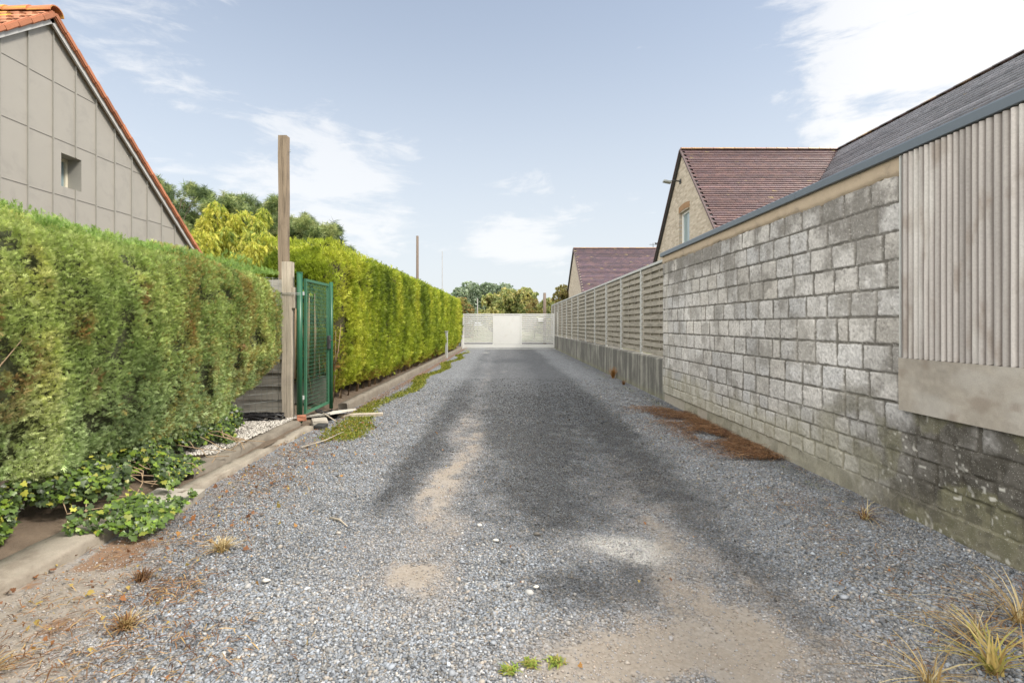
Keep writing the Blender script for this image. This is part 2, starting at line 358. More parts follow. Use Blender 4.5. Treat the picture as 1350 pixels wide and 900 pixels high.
def blob(x, y, cx, cy, rx, ry): return np.exp(-(((x - cx) / rx) ** 2 + ((y - cy) / ry) ** 2))
def ground_z(x, y):
    z = .022 * (fbm(x * .9, y * .6, 0, 5, 4) - .5) + .012 * (fbm(x * 5, y * 5, 0, 9, 2) - .5)
    z = z - .018 * np.exp(-((x - .95) / .28) ** 2) - .012 * np.exp(-((x + .42) / .25) ** 2)
    return z
def masks(x, y):
    wob = (fbm(x * 1.7, y * .9, 0, 21, 4) - .5)
    wl = fbm(x * 4, y * 2.2, 0, 33, 4)
    tl = np.exp(-((x + .42 + .35 * wob) / .17) ** 2) * (ss(y, 2.15, 2.9) * (1 - ss(y, 6.6, 9.5)) * 1.25 + .40 * ss(y, 9, 12) * (1 - ss(y, 15, 20)))
    tr = (.55 + .45 * ss(-y, -3.1, -2.5)) * np.exp(-((x - 1.0 - .12 * np.clip(2.8 - y, -.5, 1) + .35 * wob) / (.18 + .34 * ss(-y, -3.2, -2.0))) ** 2) * (1 - ss(y, 3.6, 4.8)) * 1.35
    sand = tl + tr + .7 * blob(x, y, -.75, 2.9, .22, .45) + .5 * blob(x, y, 1.2, 4.3, .25, 1.1)
    sand += 1.3 * blob(x, y, -2.15, 2.45, .36, .8) + .6 * blob(x, y, -1.9, 1.8, .6, .3) + .5 * blob(x, y, -2.1, 1.9, .5, .3) + .6 * np.exp(-((x + 2.25) / .10) ** 2) * (1 - ss(y, 6, 7))
    sand *= (.25 + .95 * wl)
    sand *= .35 + .65 * ss(fbm(x * 7, y * 5, 0, 36, 4), .3, .7)
    sand += (.75 * blob(x, y, -2.2, 2.55, .28, .6) + .7 * blob(x, y, -1.95, 1.95, .35, .3)) * (.6 + .8 * fbm(x * 5, y * 5, 0, 38, 3))
    sand += .55 * blob(x, y, .35, 2.05, .4, .22) * wl * 2 + .75 * blob(x, y, .85, 2.05, .42, .4) * (.05 + 1.1 * ss(wl, .35, .62))
    dark = 1.0 * np.exp(-((x - .30 + .3 * wob) / .50) ** 2) * ss(y, 2.9, 4.6)
    dark += 1.0 * np.exp(-((x - 1.30 + .3 * wob) / .28) ** 2) * ss(y, 3.1, 4.4) + .8 * blob(x, y, 1.30, 2.8, .13, .9) + .8 * blob(x, y, .72, 2.85, .13, .3)
    dark += .85 * np.exp(-((x + .82 + .3 * wob) / .22) ** 2) * ss(y, 3.2, 4.0) * (1 - .6 * ss(y, 8, 13))
    dark += .95 * blob(x, y, .38, 2.62, .30, .25) + .5 * blob(x, y, .35, 3.5, .3, .5)
    dark += (.55 * np.exp(-((x - .5) / 1.5) ** 2)) * ss(y, 4.5, 9) + .5 * np.exp(-((x - 2.7) / .35) ** 2) * ss(y, 2.6, 4)
    dark += .25 * np.exp(-((x - .35) / 1.25) ** 4) * ss(y, 2.7, 4.0)
    dark *= (.5 + .85 * fbm(x * 1.1, y * .6, 0, 77, 4)); dark = dark - .25 * sand
    pale = 1.5 * blob(x, y, .80, 3.10, .15, .17) + .7 * blob(x, y, .60, 3.16, .22, .15)
    pale += .5 * ss(vnoise(x * 1.2, y * .6, 0, 50), .72, .9) * (np.abs(x + .4) < .9) * (y > 9)
    mc = -2.02 + .22 * np.clip((y - 6) / 14, 0, 1)
    moss = np.exp(-((x - mc - .12 * np.sin(y * 1.3)) / (.17 + .13 * np.exp(-((y - 6.7) / 1.0) ** 2))) ** 2) * ss(y, 5.7, 6.3) * (1 - .4 * ss(y, 14, 26)) * (.55 + .9 * fbm(x * 2, y * .8, 0, 64, 3))
    moss += .45 * np.exp(-((x - 2.55) / .15) ** 2) * (vnoise(x * 2, y * 1.1, 0, 90) > .5) * ss(y, 2, 4)
    for a, b in ((0.02, 2.0), (.13, 2.02), (.22, 2.08), (-.03, 2.06)): moss += .5 * blob(x, y, a, b, .035, .02)
    lit = .95 * np.exp(-((x - kerbx(y) - .10) / .13) ** 2) * ss(y, 5.5, 8)
    lit += .9 * (x < -1.35) * ss(fbm(x * 3.1, y * 2.6, 0, 41, 4), .53, .68) * (1 - ss(y, 6, 8)) * ss(-x, 1.45, 2.1)
    lit += .70 * (.25 + .9 * fbm(x * 2.5, y * 2, 0, 71, 3)) * ss(x, 2.0 + .0 * y, 2.35) * ss(y, 5.0, 5.6) * (1 - ss(y, 7.6, 8.6)) + .5 * ss(x, 2.45, 2.7) * ss(vnoise(x, y * 1.2, 0, 44), .5, .7)
    return [np.clip(a, 0, 1.6) for a in (sand, dark, pale, moss, lit)]

ys = [-2.0]
while ys[-1] < 31: ys.append(ys[-1] + (.12 if ys[-1] < 1.5 else max(.035, .006 * ys[-1])))
ys = np.array(ys); xs = np.linspace(-2.50, 3.0, 150)
GX, GY = np.meshgrid(xs, ys, indexing='ij'); gx, gy = GX.ravel(), GY.ravel()
sa, da, pa, mo, li = masks(gx, gy)
o = np_mesh('gravel_drive', np.stack([gx, gy, ground_z(gx, gy)], 1), grid_faces(len(xs), len(ys)), M['ground'],
            attrs=dict(sand=sa, dark=da, pale=pa, moss=mo, litter=li), smooth=True)
struct(o, 'grey gravel driveway with sandy wheel tracks', 'driveway')
bm = B(); bmesh.ops.create_grid(bm, x_segments=1, y_segments=1, size=1500); bmesh.ops.translate(bm, vec=(0, 400, -.06), verts=bm.verts)
struct(obj('ground', bm, M['field']), 'open ground reaching the horizon', 'ground')
bm = B(); bx(bm, (0, 37, -.05), (160, 11, .03)); struct(obj('road', bm, M['asphalt']), 'street beyond the white gate', 'road')
# raised bed on the left behind the kerb
nx, ny = 60, 240
GX, GY = np.meshgrid(np.linspace(-9, -2.47, nx), np.linspace(-2, 31, ny), indexing='ij')
o = np_mesh('bed_soil', np.stack([GX.ravel(), GY.ravel(), (.012 + .05 * fbm(GX * 2, GY * 2, 0, 3, 4) + .05 * ss(-GX, 2.7, 3.1)).ravel()], 1), grid_faces(nx, ny), M['soil'], smooth=True)
struct(o, 'bare soil bed behind the left kerb', 'soil')

# gravel: real stones near the camera
def stone_base(kind, seed):
    bm = B()
    if kind == 'ico': bmesh.ops.create_icosphere(bm, subdivisions=1, radius=.5)
    else: bmesh.ops.create_icosphere(bm, subdivisions=1, radius=.5)
    V = np.array([v.co[:] for v in bm.verts]); F = np.array([[v.index for v in f.verts] for f in bm.faces]); bm.free()
    if kind == 'oct':
        V = np.array([[.5, 0, 0], [-.5, 0, 0], [0, .5, 0], [0, -.5, 0], [0, 0, .5], [0, 0, -.5]], float)
        F = np.array([[0, 2, 4], [2, 1, 4], [1, 3, 4], [3, 0, 4], [2, 0, 5], [1, 2, 5], [3, 1, 5], [0, 3, 5]])
    r = np.random.default_rng(seed); V = V * (1 + r.uniform(-.32, .32, (len(V), 1))) + r.uniform(-.08, .08, V.shape)
    return V, F
def stone_zone(y0, y1, per_m2, size, kind, nb):
    parts = []
    area = (y1 - y0) * 5.1; n = int(area * per_m2)
    x = rng.uniform(-2.34, 2.73, n); y = rng.uniform(y0, y1, n)
    keep = np.abs(x + .05 * y) < y * 1.06 + .5; x, y = x[keep], y[keep]
    sa, da, pa, mo, li = masks(x, y); j = rng.uniform(0, 1, len(x)); fine = fbm(x * 9, y * 9, 0, 61, 3) - .5
    keep = (j > np.clip(sa * .78 + fine * .9 * np.clip(sa * 2, 0, 1) + mo * .8 + li * .3, 0, .86)) & (rng.uniform(size=len(x)) > .9 * ss(y, 6.5, 13)); x, y, da, sa, pa, li, fine = x[keep], y[keep], da[keep], sa[keep], pa[keep], li[keep], fine[keep]
    n = len(x); s = size * np.exp(rng.normal(0, .28, n)) * (1 - .35 * np.clip(sa, 0, 1)) * (1 - .2 * np.clip(da, 0, 1))
    big = rng.uniform(size=n) < .02; s[big] *= 1.6
    z = ground_z(x, y) + s * .18
    d = np.clip(da + 1.0 * fine, 0, 1)[:, None]
    g = np.clip(rng.normal(.25, .078, n) * np.where(rng.uniform(size=n) < .025, 1.8, 1.), .06, .6)[:, None]; hue = rng.uniform(size=(n, 1))
    c = g * np.where(hue < .55, np.array([[.90, .98, 1.10]]), np.where(hue < .85, np.array([[1, .99, .97]]), np.array([[1.05, .95, .84]])))
    sd_ = .8 * np.clip(sa, 0, 1)[:, None] * rng.uniform(.2, 1, (n, 1)); c = c + (np.array([.42, .34, .27]) - c) * sd_; c = c * (1 - .66 * d); pq = np.clip(pa, 0, 1)[:, None] * rng.uniform(.2, 1, (n, 1)); c = c + (np.array([.60, .58, .55]) - c) * pq
    FR = frames(np.stack([rng.normal(0, .35, n), rng.normal(0, .35, n), np.ones(n)], 1))
    sc = np.stack([s * rng.uniform(.8, 1.35, n), s * rng.uniform(.65, 1., n), s * rng.uniform(.4, .75, n)], 1)
    P = np.stack([x, y, z], 1); which = rng.integers(0, nb, n)
    for k in range(nb):
        bv, bf = stone_base(kind, k + 3); q = which == k
        if q.any():
            V, F = scatter(bv, bf, P[q], FR[q], sc[q]); parts.append((V, F, np.clip(c[q], .02, .9)))
    return parts
parts = stone_zone(1.75, 2.7, 15500, .0112, 'ico', 8) + stone_zone(2.7, 4.3, 12000, .0120, 'oct', 8) + stone_zone(4.3, 7.0, 7500, .0138, 'oct', 8) + stone_zone(7.0, 13.0, 2600, .0185, 'oct', 6)
V, F, C = join(parts)
o = np_mesh('gravel', V, F, M['stone'], col=C); tag(o, 'loose crushed grey gravel covering the driveway', 'gravel', kind='stuff')

# ================================================================== KERBS, BANK AND BITS ON THE LEFT
def kerb_strip(name, y0, y1, xoff, wd, h, label, n=None, wob=.022, m_=None):
    n = n or int((y1 - y0) / .05) + 2
    Y = np.linspace(y0, y1, n); prof = [(0, -.05), (.0, h * .75), (.02, h), (wd * .5, h * 1.02), (wd - .01, h * .98), (wd, -.05)]
    V = []
    for i, (px, pz) in enumerate(prof):
        nx_ = (fbm(Y * 6, i * .9, 0, 8, 3) - .5) * wob * 2 + (fbm(Y * 1.7, 0, 0, 18, 2) - .5) * wob * 1.6
        V.append(np.stack([kerbx(Y) + xoff - px + nx_, Y, pz + nx_ * .8 * (pz > 0)], 1))
    V = np.stack(V, 1).reshape(-1, 3); F = grid_faces(n, len(prof)); k = len(prof)
    o = np_mesh(name, V, [F, np.array([list(range(k))[::-1] ])[:, :k], np.array([[(n - 1) * k + i for i in range(k)]])], m_ or M['kerb'])
    return tag(o, label, 'kerb')
kerb_strip('kerb', -1, 3.42, -.04, .27, .07, 'worn pale concrete kerb below the near ivy, closest to the camera', wob=.02, m_=M['kerbpale'])
kerb_strip('kerb', 3.95, 6.62, -.02, .14, .055, 'cracked concrete kerb leading up to the timber post', wob=.035, m_=M['kerbpale'])
kerb_strip('kerb', 4.4, 6.7, -.21, .17, .11, 'brownish upper concrete step behind the cracked kerb', wob=.035)
kerb_strip('kerb', 7.95, 28.4, -.0, .14, .13, 'long dark concrete kerb at the foot of the bright green hedge')

def slab(name, c, s, rz, mat_, label, cat, rx=0, ry=0, bev=.008):
    bm = B(); bx(bm, (0, 0, 0), s, bev=bev)
    for v in bm.verts: v.co += Vector((random.uniform(-1, 1), random.uniform(-1, 1), 0)) * .006
    o = obj(name, bm, mat_); o.location = c; o.rotation_euler = (R(rx), R(ry), R(rz)); return tag(o, label, cat)
slab('concrete_slab', (-2.42, 3.80, .025), (.34, .50, .08), 8, M['grime'], 'broken concrete slab lying by the ivy patch', 'slab', ry=4)
slab('board', (-2.42, 7.45, .075), (.40, .66, .022), -14, simple('pale_board', (.60, .57, .51), .8, .08, 6, .1, 40), 'pale flat board lying tilted below the green gate', 'board', ry=-8, rx=-3, bev=.003)
slab('plank', (-2.05, 7.62, .02), (.62, .14, .03), 12, M['timberpale'], 'thin weathered grey plank on the moss beside the pale board', 'plank', bev=.003)
slab('rock', (-2.38, 6.86, .05), (.20, .14, .10), 30, M['grime'], 'rough tan stone at the foot of the green gate post', 'rock', rx=10, bev=.03)
slab('rock', (-2.30, 6.68, .03), (.15, .12, .06), -20, M['dark'], 'dark broken stone in front of the tan stone by the gate post', 'rock', rx=12, bev=.02)
slab('brick', (-2.56, 6.72, .13), (.11, .09, .07), 25, simple('red_brick', (.36, .15, .09), .9, .2, 20, .4), 'small piece of red brick beside the pale timber post', 'brick', bev=.01)
bm = B(); pts = [(-2.46 + .10 * math.cos(a) + .02 * math.sin(3 * a), 7.28 + .06 * math.sin(a), .125 + .02 * math.cos(a * 2)) for a in [k * .5 for k in range(12)]]; tube(bm, pts, .012, 6)
tag(obj('cable_piece', bm, M['black']), 'short black cable piece lying on the pale board', 'cable')
bm = B(); pts = []
for k in range(170):
    a = k * .22; rr = .20 + .04 * math.sin(k * .37); pts.append((-3.22 + 1.9 * rr * math.cos(a) + .03 * math.sin(k), 6.72 + .5 * rr * math.sin(a), .15 + .035 * math.sin(k * .61)))
tube(bm, pts, .011, 5); tag(obj('cable_coil', bm, M['black']), 'coil of black cable on the pale pebbles below the plank fence', 'cable')
# pale pebbles behind the kerb
n = 5200; x = rng.uniform(-3.35, -2.68, n); y = rng.uniform(4.9, 7.1, n); s = .020 * np.exp(rng.normal(0, .3, n))
bv, bf = stone_base('oct', 4); g = np.clip(rng.normal(.48, .13, n), .15, .8)[:, None] * np.array([[1.03, .97, .88]])
V, F = scatter(bv, bf, np.stack([x, y, .10 + .02 * fbm(x * 3, y * 3, 0, 6)], 1), frames(rng.normal(0, .3, (n, 3)) + [0, 0, 1]), np.stack([s, s * .8, s * .6], 1))
V, F, C = join([(V, F, g)]); tag(np_mesh('pebbles', V, F, M['stone'], col=C), 'pale pebbles between the cracked kerb and plank fence', 'pebbles', kind='stuff')

# ================================================================== BLOCK WALL (right)
wall = thing('block_wall', 'rough grey concrete block wall along the right of the drive', 'wall', (XR, 5, 0))
rows = [(-.05, .146, 9), (.146, .286, .2), (.286, .426, .2), (.426, .566, .2)] + [(.566 + .2 * k, .766 + .2 * k, .3) for k in range(9)]
dy = .0075; Yg = np.append(np.arange(.9, YW, dy), YW); Zg = np.arange(-.05, 2.385, .0075)
YY, ZZ = np.meshgrid(Yg, Zg, indexing='ij')
H = np.zeros_like(YY); CC = np.zeros(YY.shape + (3,)); 
edge_n = (fbm(YY * 22, ZZ * 22, 0, 3, 3) - .5) * .012
rough = fbm(YY * 45, ZZ * 45, 0, 13, 3) - .5 + .8 * (fbm(YY * 12, ZZ * 12, 0, 131, 3) - .5) * ss(.5 - ZZ, 0, .4); pits = ss(vnoise(YY * 62, ZZ * 62, 0, 14), .70, .9)
mort = np.array([.125, .118, .106]); r2 = random.Random(5)
for ri, (z0, z1, ln) in enumerate(rows):
    qz = (Zg >= z0) & (Zg < z1 + 1e-6)
    if not qz.any(): continue
    y = .3 - r2.uniform(0, ln if ln < 1 else 0); joints = [y]
    while y < YW + .4:
        l = ln
        if ln == .3 and r2.random() < .09: l = .15
        if ln == .3 and r2.random() < .04: l = .42
        if ln == .2 and r2.random() < .12: l = .3
        y += l + r2.uniform(-.008, .008); joints.append(y)
    joints = np.array(joints); idx = np.clip(np.searchsorted(joints, Yg) - 1, 0, len(joints) - 2)
    dj = np.minimum(Yg - joints[idx], joints[idx + 1] - Yg)
    nb = len(joints); tone = np.array([r2.gauss(1, .075) for _ in range(nb)]); off = np.array([r2.gauss(0, .0022) for _ in range(nb)]); tilt = np.array([r2.gauss(0, .012) for _ in range(nb)])
    warm = np.array([r2.gauss(0, .007) for _ in range(nb)])
    zc = Zg[qz]; dz = np.minimum(zc - z0, z1 - zc)
    d = np.minimum(dj[:, None] * .62, dz[None, :]) + edge_n[:, qz] * 1.25
    wj = .0105 if ln > .25 else .009
    m_ = ss(d, wj - .003, wj + .0015)
    if ln > 1: m_ = np.full_like(m_, .55) * ss(fbm(YY[:, qz] * 3, ZZ[:, qz] * 3, 0, 70, 3), .2, .6)
    smear = ss(fbm(YY[:, qz] * 2.3, ZZ[:, qz] * 3.3, 0, 29, 3) + (.16 if ln < .25 else -.16) - .28 * 0, .58, .76)     # mortar smeared over the joints
    mm = np.maximum(m_, smear * .55)
    H[:, qz] = mm * .012 + (off[idx] + 0)[:, None] * m_ + tilt[idx][:, None] * (Yg - (joints[idx] + joints[idx + 1]) / 2)[:, None] * m_ + rough[:, qz] * (.0035 * m_ + .003) - .003 * pits[:, qz] * m_
    base = np.array([.45, .437, .425]) * tone[idx][:, None, None] + np.stack([warm[idx]] * 3, -1)[:, None, :] * np.array([1, .4, -.6])
    base = base * (1 + .35 * rough[:, qz] - .28 * pits[:, qz] + .30 * (vnoise(YY[:, qz] * 80, ZZ[:, qz] * 80, 0, 15) - .5))[..., None]
    CC[:, qz] = mort + (base - mort) * np.clip(m_ + .35 * smear, 0, 1)[..., None]
def tint(f, c): 
    global CC
    CC = CC + (np.array(c) - CC) * np.clip(f, 0, 1)[..., None]
big1 = fbm(YY * .9, ZZ * 1.4, 0, 17, 4); med = fbm(YY * 4, ZZ * 4, 0, 19, 4); str_ = fbm(YY * 5, ZZ * .8, 0, 23, 4)
tint(ss(ZZ, 1.70, 2.2) * .85 * ss(med, .32, .60), (.17, .16, .15))                    # weathered top courses
tint(.65 * ss(med + .25 * str_, .60, .80), (.20, .19, .175)); mot = fbm(YY * 11, ZZ * 11, 0, 61, 4); tint(.30 * ss(mot, .54, .70), (.22, .21, .195)); tint(.12 * ss(mot, .42, .30), (.58, .57, .55)); grit = vnoise(YY * 75, ZZ * 75, 0, 62); CC *= (.86 + .28 * grit)[..., None]; tint(.5 * ss(vnoise(YY * 110, ZZ * 110, 0, 63), .86, .95) * ss(ZZ, .2, .5), (.64, .63, .61))
CC *= (1 + .30 * ss(big1, .45, .65) * ss(ZZ, .5, .9) * (1 - ss(ZZ, 1.4, 1.8)))[..., None]  # lime-bleached middle
tint(ss(.62 - ZZ + .35 * (big1 - .5) + .3 * (med - .5), .0, .35) * .42 * ss(YY, 3.0, 4.4), (.38, .36, .26))   # yellow-green algae at the foot
tint(ss(.20 - ZZ, 0, .15) * .6 * ss(mot, .3, .6), (.38, .36, .29))
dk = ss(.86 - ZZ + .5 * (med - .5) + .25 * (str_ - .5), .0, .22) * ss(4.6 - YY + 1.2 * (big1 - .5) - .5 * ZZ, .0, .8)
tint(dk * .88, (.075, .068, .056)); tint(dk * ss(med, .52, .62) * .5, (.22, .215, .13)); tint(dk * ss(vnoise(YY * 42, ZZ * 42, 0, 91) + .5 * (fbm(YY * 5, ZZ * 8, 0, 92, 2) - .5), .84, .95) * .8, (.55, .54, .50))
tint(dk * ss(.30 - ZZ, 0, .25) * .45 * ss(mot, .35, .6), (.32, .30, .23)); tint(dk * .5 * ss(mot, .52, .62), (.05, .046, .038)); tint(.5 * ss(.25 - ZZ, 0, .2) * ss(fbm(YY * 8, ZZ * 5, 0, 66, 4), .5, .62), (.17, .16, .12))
tint(ss(np.abs(YY - 8.95), .16, .0) * .35, (.52, .50, .45))
Vw = np.stack([XR - H, YY, ZZ], -1).reshape(-1, 3)
np_mesh('block_face', Vw, grid_faces(len(Yg), len(Zg)), M['block'], wall, col=np.clip(CC, .02, .85).reshape(-1, 3)).matrix_parent_inverse = Matrix.Translation((-XR, -5, 0))
def pchild(o, par=None):
    p = par or o.parent; o.parent = p; o.matrix_parent_inverse = Matrix.Translation(-Vector(p.location)); return o
bm = B(); bx(bm, (XR + .012 + .094, .3 + (YW - .3) / 2, 1.16), (.186, YW - .3, 2.42)); bx(bm, (XR + .10, -.9, 1.16), (.19, 2.4, 2.42)); pchild(obj('wall_core', bm, M['grime'], wall))
# quoin at the far end of the wall (so the end reads as blocks when seen from the gate side)
# sandy render strip under the coping with a ragged lower edge
n = 420; Y = np.linspace(.3, YW, n); low = 2.352 + .05 * (fbm(Y * 7, 0, 0, 44, 4) - .5) + .03 * (fbm(Y * 1.2, 0, 0, 4, 2) - .5)
rowsV = []
for k, fz in enumerate(np.linspace(0, 1, 8)):
    z = low + (2.475 - low) * fz; xo = XR - .014 - .010 * ss(fz, 0, .25) - .006 * (fbm(Y * 9, fz * 2, 0, 2, 3) - .5)
    if k == 0: xo = xo + .010
    rowsV.append(np.stack([xo, Y, z], 1))
rowsV.append(np.stack([np.full(n, XR + .12), Y, np.full(n, 2.475)], 1))
pchild(np_mesh('render_band', np.stack(rowsV, 1).reshape(-1, 3), grid_faces(n, len(rowsV)), M['render'], wall, smooth=True))
def coping_seg(y0, y1):
    bm = B(); x0, x1 = XR - .052, XR + .24; prof = [(x0, 2.470), (x0 - .006, 2.474), (x0 - .006, 2.528), (x0, 2.538), (x1, 2.552), (x1, 2.470)]
    poly_prism(bm, [(a, y0, b) for a, b in prof], (0, y1 - y0, 0)); return obj('coping', bm, M['coping'], wall)
for a, b in ((-1.9, 1.9), (1.905, 4.905), (4.91, 7.91), (7.915, YW + .03)): pchild(coping_seg(a, b))

# corrugated cladding and the concrete panel below
Ys = 3.62; Yg = np.arange(-1.2, Ys, .004); Zs = np.linspace(1.09, 2.463, 46)
ph = Yg / .0455 * 2 * np.pi + 1.1 * (fbm(Yg * 3, 0, 0, 3, 2) - .5) * 4
wv = .5 + .5 * np.cos(ph); wv = wv ** .55
YY, ZZ = np.meshgrid(Yg, Zs, indexing='ij')
Xs = XR - .026 - .022 * wv[:, None] - .003 * fbm(YY * 3, ZZ * 2, 0, 8, 3)
ZZ = ZZ + np.where(ZZ < 1.1, -.006 * wv[:, None], 0)
rid = np.floor(ph / (2 * np.pi) + .5).astype(int); rt = np.random.default_rng(3).normal(1, .11, rid.max() - rid.min() + 2)[rid - rid.min()]
st = fbm(YY * 40, ZZ * 1.6, 0, 31, 4); st2 = fbm(YY * 12, ZZ * 5, 0, 37, 4)
cc = np.array([.42, .395, .38])[None, None] * (rt[:, None] * (.68 + .62 * st))[..., None]
f = (.6 * ss(st2, .55, .75))[..., None]; cc = cc + (np.array([.25, .205, .17]) - cc) * f
f = (.8 * ss(1 - wv, .30, .85))[:, None, None] * np.ones(YY.shape)[..., None]; cc = cc + (np.array([.13, .11, .10]) - cc) * f     # darker colour down in the grooves
f = (.5 * ss(fbm(YY * 14, ZZ * 1.2, 0, 57, 3), .6, .75))[..., None]; cc = cc + (np.array([.60, .59, .57]) - cc) * f
clad = thing('corrugated_cladding', 'weathered grey corrugated cladding sheet fixed to the near end of the block wall', 'cladding', (XR - .03, 2, 1.1))
pchild(np_mesh('sheet', np.stack([Xs, YY, ZZ], -1).reshape(-1, 3), grid_faces(*YY.shape), vcol_mat('weathered_sheet', .85, 70, .25, .4, .002), clad, col=np.clip(cc, .03, .8).reshape(-1, 3), smooth=True))
bm = B(); bx(bm, (XR - .0225, Ys + .006, 1.777), (.045, .012, 1.37)); pchild(obj('edge_batten', bm, M['alu'], clad))
bm = B(); bx(bm, (XR - .016, 1.2, 1.777), (.020, 4.8, 1.366)); pchild(obj('backing_board', bm, M['timber'], clad))
ny_, nz_ = 300, 40; Yp = np.linspace(-1.2, Ys + .012, ny_); Zp = np.linspace(.731, 1.085, nz_); YY, ZZ = np.meshgrid(Yp, Zp, indexing='ij')
cc = np.array([.33, .30, .26]) * (.6 + .5 * fbm(YY * 6, ZZ * 9, 0, 5, 5) + .3 * fbm(YY * 40, ZZ * 40, 0, 51, 3))[..., None]
f = (.45 * ss(fbm(YY * 3.3, ZZ * 5, 0, 15, 5), .45, .8))[..., None]; cc = cc + (np.array([.50, .48, .45]) - cc) * f
f = (.6 * ss(fbm(YY * 5, ZZ * 8, 0, 25, 4), .58, .72))[..., None]; cc = cc + (np.array([.24, .20, .165]) - cc) * f
X = XR - .050 - .006 * (fbm(YY * 9, ZZ * 9, 0, 6, 4) - .5)
sill = thing('infill_slab', 'smooth beige concrete panel below the corrugated sheet', 'slab', (XR - .03, 2, .73))
V = np.stack([X, YY, ZZ], -1).reshape(-1, 3); pchild(np_mesh('panel_face', V, grid_faces(ny_, nz_), vcol_mat('beige_concrete', .9, 120, .22, .5, .003), sill, col=np.clip(cc, .03, .8).reshape(-1, 3)))
bm = B(); bx(bm, (XR - .021, 1.2, .908), (.046, 4.82, .350)); pchild(obj('panel_back', bm, M['grime'], sill))

# ================================================================== LOW WALL AND SLATTED FENCE (right)
XF = XR + .06
bm = B(); poly_prism(bm, [(XR + .03, YW + .004, -.06), (XR + .035, YW + .004, .690), (XR + .06, YW + .004, .712), (XR + .26, YW + .004, .715), (XR + .26, YW + .004, -.06)], (0, 32.5 - YW, 0))
tag(obj('low_wall', bm, M['lowwall']), 'low stained concrete wall carrying the slatted fence', 'wall')
# a couple of loose half blocks at the end of the low wall
fence = thing('slatted_fence', 'long grey-brown overlapping slat fence with pale metal posts on the low wall', 'fence', (XF + .05, 20, .71))
posts = [9.18] + [11.0 + 1.866 * k for k in range(12)]
m_slat = wood('fence_slat', (.33, .305, .26), (1, .12, 1), .55, 22)
NS = 13; z0f, z1f = .735, 2.43; pit = (z1f - z0f) / NS
for i, (a, b) in enumerate(zip(posts, posts[1:])):
    bm = B(); a2, b2 = a + .035, b - .035
    for k in range(NS):
        zc = z0f + pit * (k + .5)
        bx(bm, (XF + .050, (a2 + b2) / 2, zc + random.uniform(-.003, .003)), (.018, b2 - a2, pit * .62), Matrix.Rotation(R(random.uniform(-.15, .15)), 3, 'X'))   # front slats
        bx(bm, (XF + .092, (a2 + b2) / 2, zc + pit * .5), (.016, b2 - a2, pit * .66))                                       # back slats, filling the gaps
    pchild(obj('slat_panel', bm, m_slat, fence))
    bm = B()
    for q in (.33, .66): bx(bm, (XF + .071, a2 + (b2 - a2) * q, (z0f + z1f) / 2 + .01), (.024, .05, z1f - z0f))
    pchild(obj('batten', bm, m_slat, fence))
for y in posts:
    bm = B(); bx(bm, (XF + .045, y, 1.585), (.052, .055, 1.745), bev=.004); pchild(obj('post', bm, M['alu'], fence))
bm = B(); bx(bm, (XF + .062, (9.13 + posts[-1]) / 2, 2.455), (.085, posts[-1] - 9.10, .048), bev=.004); pchild(obj('top_rail', bm, M['alu'], fence))

# ================================================================== WHITE GATE
YG = 28.6; PX = YG / FPX
def gx_(px): return (px - CX) * PX
def gz_(py): return CAMZ - (py - CY) * PX
gate = thing('sliding_gate', 'wide white slatted gate with solid middle panel closing the drive', 'gate', (.3, YG, 0))
xl, xm0, xm1, xr_ = gx_(611), gx_(650.5), gx_(687), gx_(730); zt, zb = gz_(413.5), .07
bm = B()
for x in (xl, xm0, xm1, xr_): bx(bm, (x, YG, (zt + zb) / 2), (.08, .06, zt - zb))
bx(bm, ((xl + xr_) / 2, YG, zt - .03), (xr_ - xl + .078, .064, .062)); bx(bm, ((xl + xr_) / 2, YG, zb + .10), (xr_ - xl + .078, .064, .20))
pchild(obj('gate_frame', bm, M['white'], gate))
bm = B(); bx(bm, ((xm0 + xm1) / 2, YG - .002, (zt + zb) / 2 + .07), (xm1 - xm0 - .085, .03, zt - zb - .28)); pchild(obj('solid_panel', bm, M['white'], gate))
for a, b in ((xl, xm0), (xm1, xr_)):
    for k in range(14):
        z = zb + .25 + (zt - zb - .32) * (k + .5) / 14; bm = B(); bx(bm, ((a + b) / 2, YG, z), (b - a - .086, .03, .078), bev=.004); pchild(obj('slat', bm, M['white'], gate))
bm = B(); bx(bm, (gx_(713), YG - .04, gz_(422)), (.28, .02, .20)); pchild(obj('sign_plate', bm, M['white'], gate))
bm = B(); bx(bm, (gx_(734.5), YG - .35, 1.0), (.09, .09, 1.93), bev=.006); bx(bm, (gx_(734.5), YG - .35, 1.98), (.12, .12, .03)); bx(bm, (gx_(735) - .03, YG - .55, .22), (.10, .30, .34), bev=.01)
tag(obj('gate_post', bm, M['white']), 'white metal gate post against the low wall', 'post')
bm = B(); bx(bm, (gx_(609.2), YG - .1, .36), (.09, .12, .72), bev=.006); bx(bm, (gx_(609.2), YG - .1, .73), (.12, .15, .03)); tag(obj('gate_stop', bm, M['white']), 'short white gate stop post by the far end of the hedge', 'post')
bm = B(); bx(bm, (.3, YG, .012), (5.4, .10, .045)); tag(obj('gate_rail', bm, M['alu']), 'metal ground rail under the white gate', 'rail')
bm = B(); bx(bm, (-2.24, 20.8, .52), (.10, .10, 1.04), bev=.008); bx(bm, (-2.24, 20.8, 1.05), (.13, .13, .035)); tag(obj('marker_post', bm, M['alu']), 'short pale concrete post standing in the edge of the bright hedge', 'post')

